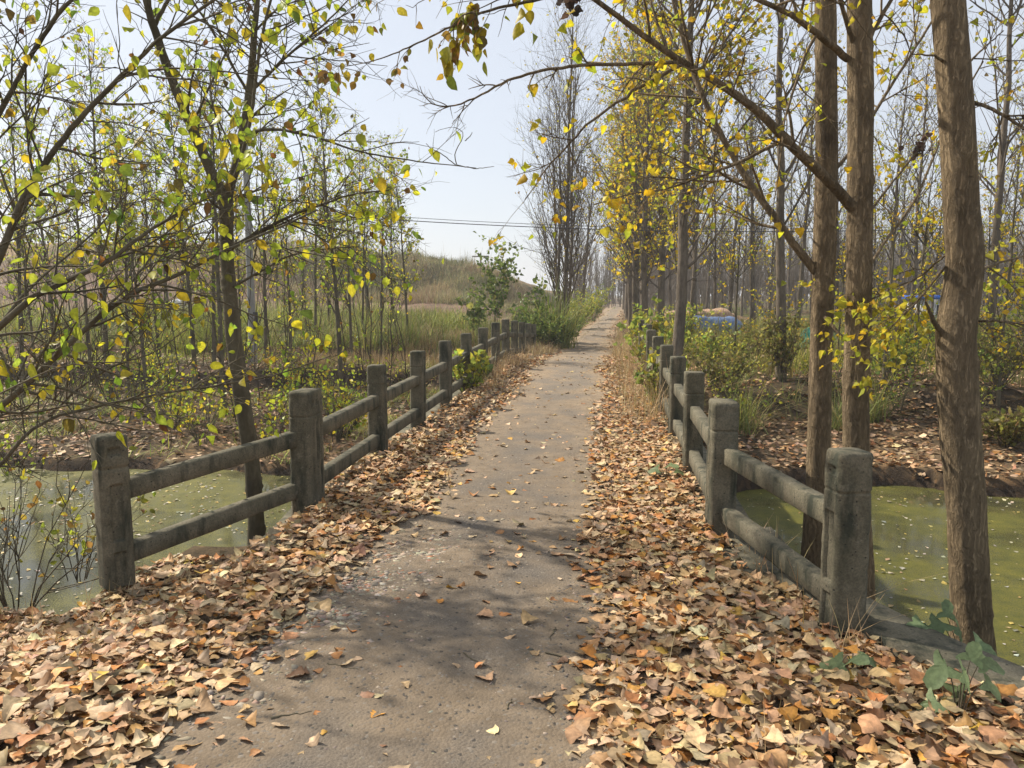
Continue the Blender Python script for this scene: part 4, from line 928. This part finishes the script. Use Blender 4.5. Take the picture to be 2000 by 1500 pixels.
fo = MB(); YL = ([(.62, .52, .05), (.45, .47, .05), (.68, .44, .03)], [3, 3, 1])
for pts_, w0, w1, n1, l1, n2, nl in (
        ([(1900, 200, 5.0), (1940, 213, 4.9), (2000, 250, 4.8), (2080, 310, 4.7)], 8, 4, 6, .5, 4, 2),
        ([(1905, 628, 5.0), (1950, 626, 4.9), (1985, 632, 4.8), (2040, 640, 4.7)], 6, 3, 6, .5, 4, 0),
        ([(1845, 660, 5.0), (1822, 625, 4.9), (1808, 590, 4.85)], 13, 5, 0, 0, 0, 0),
        ([(1850, 125, 5.0), (1825, 108, 4.9), (1782, 106, 4.8)], 7, 2, 0, 0, 0, 0),
        ([(1848, 520, 5.0), (1790, 590, 5.1), (1740, 640, 5.2), (1690, 700, 5.3)], 4, 1.5, 12, .42, 5, 3),
        ([(1865, 480, 5.0), (1800, 540, 5.3), (1730, 570, 5.5), (1660, 610, 5.7)], 4, 1.5, 12, .42, 5, 3),
        ([(1910, 530, 5.0), (1960, 510, 5.2), (2020, 495, 5.4)], 6, 2, 6, .4, 3, 3),
        ([(1880, 135, 5.0), (1920, 95, 5.1), (1960, 60, 5.2)], 5, 2, 5, .4, 4, 1)):
    mb = MB(); Q, r = limb(mb, pts_, w0, w1, 20, 7)
    if n1: dress(mb, fo, Q, r, n1, l1, n2, nl, .043, YL, 'heart', -.1, .5, frac=.85)
    mb.build('limb', M_bark, t3)
mb = MB(); up_ = Q3[Q3[:, 2] > 3.5]; upr = np.interp(up_[:, 2], Q3[:, 2][::-1], R3[::-1])
dress(mb, fo, up_[None, ::-1], upr[None, ::-1], 26, 2.2, 7, 4, .07, PAL_R, up=.5)
mb.build('upper_limbs', M_bark, t3); fo.build('crown', M_leaf, t3)

# ------------------------------------------------------------------ near left trees
fk_pts = [(440, 392), (443, 450), (443, 500), (455, 650), (470, 760), (492, 900), (500, 1010), (502, 1080)]
fk = thing('forked_tree', base_of(fk_pts, 6.5), 'slim smooth-barked tree forking into a V behind the near left railing', 'tree')
mb = MB(); hero_trunk(mb, fk_pts, [27, 25, 25, 30, 32, 30, 32, 38], 6.5, 24, 120, .03, 7); mb.build('trunk', M_bark_young, fk)
mb = MB(); fo = MB()
F = []
F.append((limb(mb, [(440, 400, 6.5), (428, 365, 6.45), (412, 335, 6.4), (370, 240, 6.3), (330, 140, 6.2), (302, 60, 6.1), (285, 0, 6.0), (262, -110, 5.9), (235, -240, 5.8)], 24, 9, 34, 10), 10, .8, 5, 2))
F.append((limb(mb, [(300, 55, 6.1), (312, 25, 6.1), (330, 0, 6.1), (370, -90, 6.1)], 9, 5, 14, 8), 5, .7, 5, 3))
F.append((limb(mb, [(441, 400, 6.5), (450, 360, 6.5), (463, 320, 6.5), (485, 200, 6.5), (496, 80, 6.5), (502, 0, 6.5), (512, -130, 6.5)], 21, 8, 34, 10), 10, .8, 5, 2))
F.append((limb(mb, [(452, 365, 6.4), (475, 300, 6.3), (492, 220, 6.25), (503, 120, 6.2), (515, 50, 6.2), (532, -10, 6.2), (560, -110, 6.2)], 8, 4, 26, 7), 9, .7, 5, 3))
F.append((limb(mb, [(483, 260, 6.4), (520, 252, 6.2), (560, 255, 6.1), (620, 268, 6.0), (680, 290, 5.9), (760, 308, 5.9), (840, 318, 5.9), (930, 328, 5.9)], 7, 1.4, 34, 7), 9, .45, 4, 1))
F.append((limb(mb, [(443, 492, 6.5), (500, 455, 6.3), (560, 425, 6.2), (630, 398, 6.1), (690, 378, 6.0), (760, 372, 6)], 8, 2, 26, 7), 13, .6, 5, 3))
F.append((limb(mb, [(452, 565, 6.5), (475, 548, 6.4), (510, 530, 6.3), (560, 500, 6.2), (620, 487, 6.1), (700, 482, 6.1)], 6, 2, 26, 6), 12, .6, 5, 3))
F.append((limb(mb, [(442, 395, 6.5), (470, 385, 6.4), (500, 372, 6.3), (525, 356, 6.3)], 6, 2, 12, 6), 6, .5, 4, 3))
F.append((limb(mb, [(438, 415, 6.5), (400, 385, 6.3), (340, 330, 6.2), (270, 270, 6.1)], 5, 2, 18, 6), 8, .6, 4, 3))
F.append((limb(mb, [(490, 190, 6.5), (455, 130, 6.4), (415, 60, 6.3), (375, 0, 6.2), (330, -80, 6.2)], 6, 3, 20, 6), 8, .7, 5, 3))
F.append((limb(mb, [(500, 170, 6.5), (560, 110, 6.3), (630, 50, 6.2), (700, -20, 6.1)], 6, 2, 20, 6), 11, .7, 5, 3))
for (Q, r), n1, l1, n2, nl in F: dress(mb, fo, Q, r, n1, l1 * 1.1, n2, nl, .070, PAL_L, 'ovate', .02, 1.3, n3=1 if nl > 1 else 0, frac=.28)
# curly bare twig ends
for pts_ in ([(892, 322, 5.9), (885, 300, 5.9), (905, 272, 5.9), (908, 255, 5.9), (880, 245, 5.9), (850, 258, 5.9)], [(890, 322, 5.9), (862, 300, 5.9), (840, 290, 5.9), (832, 280, 5.9)], [(908, 275, 5.9), (920, 265, 5.9), (922, 258, 5.9)], [(892, 322, 5.9), (930, 330, 5.9), (965, 325, 5.9)]):
    limb(mb, pts_, 2, 1, 14, 4, wob=.004)
mb.build('limbs', M_bark_young, fk); fo.build('crown', M_leaf, fk)

def left_tree(label, trunk, limbs, seed):
    root = thing('leaning_tree', pt(*trunk[0]), label, 'tree')
    mb = MB(); fo = MB(); limb(mb, trunk, 46, 24, 50, 16); mb.build('trunk', M_bark_young, root)
    mb = MB()
    for pts_, w0, w1, n1, l1, n2, nl, sz in limbs:
        Q, r = limb(mb, pts_, w0 * .85, w1 * .8, 40, 9); dress(mb, fo, Q, r, n1, l1 * 1.1, n2, nl, sz * .92, PAL_L, 'ovate', .02, 1.1, n3=1, frac=.25)
    mb.build('limbs', M_bark_young, root); fo.build('crown', M_leaf, root); return root, mb
left_tree('tree off the left edge whose steep limbs cross the upper left sky', [(-330, 1330, 6.0), (-280, 1100, 6.0), (-190, 850, 5.9), (-80, 640, 5.8)], [
    ([(-80, 640, 5.8), (-30, 560, 5.7), (0, 505, 5.6), (35, 410, 5.6), (70, 343, 5.5), (90, 315, 5.5), (147, 241, 5.4), (200, 185, 5.4), (245, 140, 5.3), (301, 84, 5.2), (378, 28, 5.1), (460, -30, 5.0)], 20, 6, 22, .95, 6, 3, .075),
    ([(-120, 460, 5.8), (-50, 310, 5.7), (0, 220, 5.6), (42, 140, 5.5), (105, 38, 5.4), (155, -20, 5.3), (230, -120, 5.2)], 15, 6, 16, .95, 6, 3, .075),
    ([(68, 345, 5.5), (55, 290, 5.4), (50, 200, 5.4), (52, 110, 5.4), (20, 60, 5.3), (-30, 20, 5.3)], 5, 3, 12, .6, 5, 3, .07),
    ([(245, 142, 5.3), (300, 150, 5.3), (370, 155, 5.2), (440, 170, 5.2), (500, 190, 5.1), (540, 240, 5.1)], 5, 1.5, 12, .55, 4, 3, .075),
    ([(170, 236, 5.4), (240, 240, 5.3), (310, 262, 5.2), (370, 275, 5.2)], 4, 1.5, 8, .5, 4, 3, .075)], 1)
left_tree('low-branching tree off the left edge whose limbs slant up across the railing view', [(-420, 1420, 5.0), (-390, 1250, 5.0), (-340, 1080, 5.0), (-260, 930, 5.0)], [
    ([(-260, 930, 5.0), (-120, 740, 4.6), (0, 639, 4.4), (70, 572, 4.4), (130, 550, 4.4), (196, 520, 4.5), (245, 485, 4.5), (287, 450, 4.6), (378, 402, 4.8), (460, 350, 5)], 19, 5, 20, .75, 5, 3, .07),
    ([(-260, 930, 5.0), (-120, 860, 4.6), (0, 798, 4.4), (80, 726, 4.4), (175, 632, 4.5), (245, 576, 4.6), (350, 537, 4.8), (427, 495, 5.0), (525, 453, 5.2), (620, 410, 5.4)], 19, 4, 22, .75, 5, 3, .07),
    ([(-200, 1010, 4.9), (-90, 960, 4.8), (0, 915, 4.7), (45, 850, 4.7), (95, 814, 4.8), (160, 800, 4.9), (245, 782, 5.0), (330, 766, 5.2), (420, 754, 5.4), (525, 737, 5.6), (647, 695, 5.8)], 11, 3, 22, .6, 5, 3, .062),
    ([(95, 814, 4.8), (150, 760, 4.8), (220, 715, 4.9), (300, 690, 5.0), (370, 640, 5.1)], 6, 2, 14, .6, 5, 3, .062),
    ([(175, 632, 4.5), (250, 560, 4.5), (320, 470, 4.6), (400, 430, 4.7), (480, 420, 4.8)], 6, 2, 12, .55, 5, 3, .07),
    ([(0, 480, 4.6), (60, 450, 4.6), (150, 430, 4.7), (260, 395, 4.8), (380, 380, 4.9)], 4, 2, 14, .55, 5, 3, .065)], 2)
# large near leaves of the slanting tree
big = MB(); n = 16
for a, b, s_ in ((115, 545, .085), (92, 566, .07), (185, 525, .07), (160, 546, .065), (245, 733, .075), (155, 678, .085), (85, 330, .07), (75, 348, .07), (215, 335, .06), (146, 510, .06)):
    p = pt(a, b, 3.6); dd = np.array([[rng.uniform(.5, 1), 0, rng.uniform(-.5, .3)]]); put_leaves(big, 'ovate', p[None] - dd * s_ * .5, dd, np.array([[rng.normal(0, .3), -1, .5]]), np.array([s_ * .9]), palette(*PAL_BIG, 1))
for a, b in ((-60, 560), (150, 500), (-40, 700)): pass
lt = [o for o in COL.objects if o.name.startswith('leaning_tree')][1]
tb = MB(); limb(tb, [(-260, 930, 5.0), (-120, 650, 3.9), (0, 600, 3.65), (92, 566, 3.6), (140, 540, 3.6), (190, 522, 3.6)], 5, 1.5, 22, 5); limb(tb, [(-260, 930, 5.0), (-60, 800, 4.0), (60, 740, 3.7), (155, 690, 3.6), (245, 738, 3.6)], 5, 1.5, 22, 5); limb(tb, [(-80, 640, 4.6), (0, 420, 3.8), (60, 350, 3.6), (120, 335, 3.6), (215, 338, 3.6)], 4, 1.5, 22, 5)
tb.build('twig_spray', M_bark_young, lt); big.build('large_leaves', M_leaf, lt)

# scraggly bush lower left, green seedling lower right
bush('scraggly_bush', pt(35, 1190, 4.6), .75, 1.25, 14, 1, .038, ([(.34, .38, .04), (.30, .16, .05), (.5, .42, .05)], [3, 3, 1]), 'scraggly thin-twigged bush with tiny leaves at the lower left water edge', 'bush', tw=9, stem=.006, ang=50)
bush('scraggly_bush', pt(150, 1120, 5.6), .5, .9, 8, 2, .045, ([(.34, .38, .04), (.30, .16, .05), (.5, .42, .05)], [3, 2, 2]), 'small yellowish twiggy bush behind the first left post', 'bush', tw=6, stem=.005, ang=50)
def lobed(mb, c, d, nrm, size, col, seed):
    """five-lobed palmate leaf"""
    r = np.random.default_rng(seed); a = np.linspace(-2.5, 2.5, 31); rad = .38 + .62 * np.abs(np.cos(a * 1.26)) ** 1.6; rad *= np.where(np.abs(a) > 2.3, .45, 1) * (1 + r.normal(0, .05, 31)); rad[14:17] *= 1.05
    d = unit(d); s = unit(np.cross(d, nrm)); nn = np.cross(s, d)
    x = np.sin(a) * rad * .62; y = np.cos(a) * rad * .62 + .15
    h = -.25 * (x ** 2) - .35 * np.maximum(0, y) ** 2 + r.normal(0, .015, 31)
    V = c + size * (x[:, None] * s + y[:, None] * d + h[:, None] * nn); V = np.vstack([c[None], V])
    f = np.array([[0, k + 1, k + 2] for k in range(30)]); mb.add(V, f, np.array(col) * r.uniform(.8, 1.25))
def seedling(px, py, d, lab, leaves, hz):
    b = pt(px, py, d); root = thing('lobed_seedling', b, lab, 'plant'); st = MB(); fo = MB()
    for i, (a, c, s, dx, dz) in enumerate(leaves):
        tip = pt(a, c, d + rng.uniform(-.1, .1)); mid = (b + tip) / 2 + np.array([0, 0, .05]); Q, r = resample(np.array([b, mid, tip]), np.array([.0035, .0025, .0015]), 10); tubes(st, Q, r, 5, (.12, .13, .05))
        lobed(fo, tip, np.array([dx, rng.uniform(-.5, .2), dz]), np.array([rng.normal(0, .25), -.45, .9]), s, (.25, .34, .17), i + int(px))
    st.build('stem', M_bark_young, root); fo.build('foliage', M_leaf, root)
seedling(1870, 1420, 2.75, 'grey-green seedling with lobed leaves at the lower right corner', [(1850, 1300, .14, -.6, -.5), (1880, 1310, .13, .5, -.6), (1915, 1290, .12, 1, -.2), (1830, 1370, .12, -.7, -.6), (1870, 1340, .11, .1, -.9), (1925, 1330, .11, .8, -.6), (1895, 1290, .1, .2, .4)], 0)
seedling(1885, 1345, 3.5, 'lobed-leaved green seedling in front of the nearest big trunk', [(1840, 1215, .14, -.7, -.5), (1870, 1225, .12, .4, -.6), (1905, 1255, .14, .9, -.4), (1850, 1205, .1, .1, .5), (1800, 1215, .12, -1, -.3)], 0)
seedling(1665, 1305, 3.1, 'dark green lobed seedling low among the leaves by the right end post', [(1645, 1292, .11, -.9, -.1), (1665, 1285, .11, .1, .2), (1690, 1290, .11, .9, -.1), (1670, 1300, .1, .2, -.5)], 0)
seedling(1300, 935, 6.4, 'small green seedling in the leaves inside the right railing', [(1285, 915, .12, -.9, -.2), (1305, 908, .12, .4, .1), (1320, 918, .11, .9, -.2)], 0)

# ------------------------------------------------------------------ pole, wires, tarps, hut
d = 23.6; b = stand(490, d); pl = thing('utility_pole', b, 'grey concrete utility pole among the saplings on the left', 'pole')
m = MB(); h = 6.9; z = np.linspace(-.4, h, 16); tubes(m, np.stack([z * 0, z * 0, z], 1) + b, np.linspace(.125, .085, 16), 18); m.build('pole', M_pole, pl)
m = MB(); m.add(*box_arr(b[0] + .11, b[0] + .21, b[1] - .13, b[1] - .03, b[2] + .95, b[2] + 1.55)); m.build('meter_box', M_dark, pl)
b2 = stand(2330, 25.5); pl2 = thing('utility_pole', b2, 'second grey utility pole carrying the wires past the right edge', 'pole')
m = MB(); z = np.linspace(-.4, 6.9, 12); tubes(m, np.stack([z * 0, z * 0, z], 1) + b2, np.linspace(.125, .085, 12), 14); m.build('pole', M_pole, pl2)
for k, (y0, ym, y1) in enumerate(((408, 452, 418), (400, 446, 410))):
    A = pt(490, y0, d); C = pt(2330, y1, 25.5); lo = pt(1450, ym, 24.5)[2]; t = np.linspace(0, 1, 50)
    zl = A[2] * (1 - t) + C[2] * t; s0 = (zl[26] - lo); P = A * (1 - t[:, None]) + C * t[:, None]; P[:, 2] -= 4 * s0 * t * (1 - t); P[:, 1] += k * .12
    m = MB(); tubes(m, P, np.full(50, .013 if k == 0 else .008), 5)
    tag(m.build('power_cable', M_wire, loc=P[0]), ('thick dark cable sagging across the lane between the poles', 'thinner upper cable sagging across the lane between the poles')[k], 'cable')
b = stand(939, 118); b[2] = 1.2; fp = thing('timber_pole', b, 'tiny far timber pole with a crossarm standing on the skyline by the mound', 'pole')
m = MB(); tubes(m, np.array([[0, 0, -2], [0, 0, 6.6]]) + b, np.array([.16, .12]), 8); m.build('pole', M_dark, fp)
m = MB(); m.add(*box_arr(b[0] - 1.3, b[0] + 1.3, b[1] - .08, b[1] + .08, b[2] + 6.0, b[2] + 6.2)); m.build('crossarm', M_dark, fp)

def heap(mb, px0, px1, dist, h, dep, K=60, seed=0, flat=.5, c=(1, 1, 1)):
    a = stand(px0, dist); e = stand(px1, dist); u = np.linspace(0, 1, K); v = np.linspace(-1, 1, 24)
    U, V_ = np.meshgrid(u, v, indexing='ij'); z = h * (1 - np.abs(2 * U - 1) ** (2 / flat)) * (1 - np.abs(V_) ** (1.6 / flat)) 
    X_ = a[0] + (e[0] - a[0]) * U; Y_ = a[1] + (e[1] - a[1]) * U + V_ * dep
    z = z * (1 + .10 * fbm(X_, Y_, .8, seed)) + .05 * vnoise(X_ * 3, z * 5, .5, seed)
    Z_ = min(a[2], e[2]) - .15 + z
    mb.add(np.stack([X_, Y_, Z_], -1).reshape(-1, 3), grid_faces(K, 24), c); return a, e, h
a = stand(1395, 34); tp = thing('tarpaulin_heap', a, 'long blue-grey tarpaulin draped over a stack topped with rusty straw', 'tarpaulin')
m = MB(); heap(m, 1328, 1462, 33, .95, .8, seed=3, flat=.3); m.build('tarpaulin', M_blue, tp)
m = MB(); heap(m, 1270, 1460, 34.9, 1.15, .8, seed=5, flat=.3); m.build('straw_stack', M_straw, tp)
a = stand(1605, 31); gn = thing('netting_heap', a, 'green netting heap behind the left twin trunk', 'netting'); m = MB(); heap(m, 1540, 1668, 27, 1.0, .9, seed=9, flat=.9); m.build('netting', M_green_net, gn)
a = stand(1828, 48); hu = thing('hut', a, 'small white hut with a bright blue flat roof glimpsed beside the nearest big trunk', 'hut')
m = MB(); m.add(*box_arr(a[0] - 1.0, a[0] + 1.0, a[1], a[1] + 1.8, a[2] - .3, a[2] + 1.35)); m.build('wall', M_white, hu)
m = MB(); m.add(*box_arr(a[0] - 1.25, a[0] + 1.25, a[1] - .3, a[1] + 2.1, a[2] + 1.36, a[2] + 1.6)); m.build('roof', M_roofblue, hu)
m = MB(); m.add(*box_arr(a[0] + .1, a[0] + .7, a[1] - .02, a[1] - .003, a[2] + .3, a[2] + 1.0)); m.build('window', M_dark, hu)
a = stand(345, 47); sh = thing('plastic_sheet', a, 'crumpled pale plastic sheet lying on the bare slope on the left', 'sheet'); m = MB(); heap(m, 325, 368, 47, .75, .5, 30, 13, .6); m.build('sheet', M_sheet, sh)

# fallen twigs on the lane
twg = [((905, 1290), (965, 1325), 3), ((1065, 1290), (1200, 1325), 4), ((530, 1424), (610, 1408), 6), ((1130, 1350), (1190, 1385), 4), ((1085, 1240), (1075, 1265), 3), ((990, 1400), (1000, 1380), 3), ((640, 1310), (700, 1322), 3)]
for i, (a, b, w_) in enumerate(twg):
    A = pt(*a, 3.0); 
    def g0(px, py):
        u, f, z = ray(px, py); k = -CAMH / z; q = FW * (f * k) + RT * (u * k); return np.array([q[0], q[1], float(psurf(np.array([q[0]]), np.array([q[1]]))[0]) + .008])
    P = np.linspace(g0(*a), g0(*b), 9); P[1:-1, :2] += rng.normal(0, .006, (7, 2)); m = MB(); tubes(m, P, np.linspace(w_, 1.2, 9) * .0011, 5, (.12, .09, .07))
    tag(m.build('fallen_twig', M_bark_young, loc=P[0]), ('thin bent twig lying in the middle of the lane', 'long thin stick across the right side of the lane', 'short dark stick at the left edge of the lane foreground', 'small forked twig near the right leaf drift', 'tiny twig by the yellow fallen leaves', 'straw-like twig near the bottom of the lane', 'pale twig right of the rubble patch')[i], 'twig')

# ------------------------------------------------------------------ haze
m, n, l, out = mat('thin_haze'); pv = n.new('ShaderNodeVolumePrincipled'); pv.inputs['Color'].default_value = (.93, .95, 1, 1); pv.inputs['Density'].default_value = .0012; pv.inputs['Anisotropy'].default_value = .3
l.new(pv.outputs[0], out.inputs['Volume'])
hz = MB(); hz.add(*box_arr(-1000, 1000, -80, 1320, -4, 24)); tag(hz.build('haze', m), 'thin autumn haze', kind='stuff')
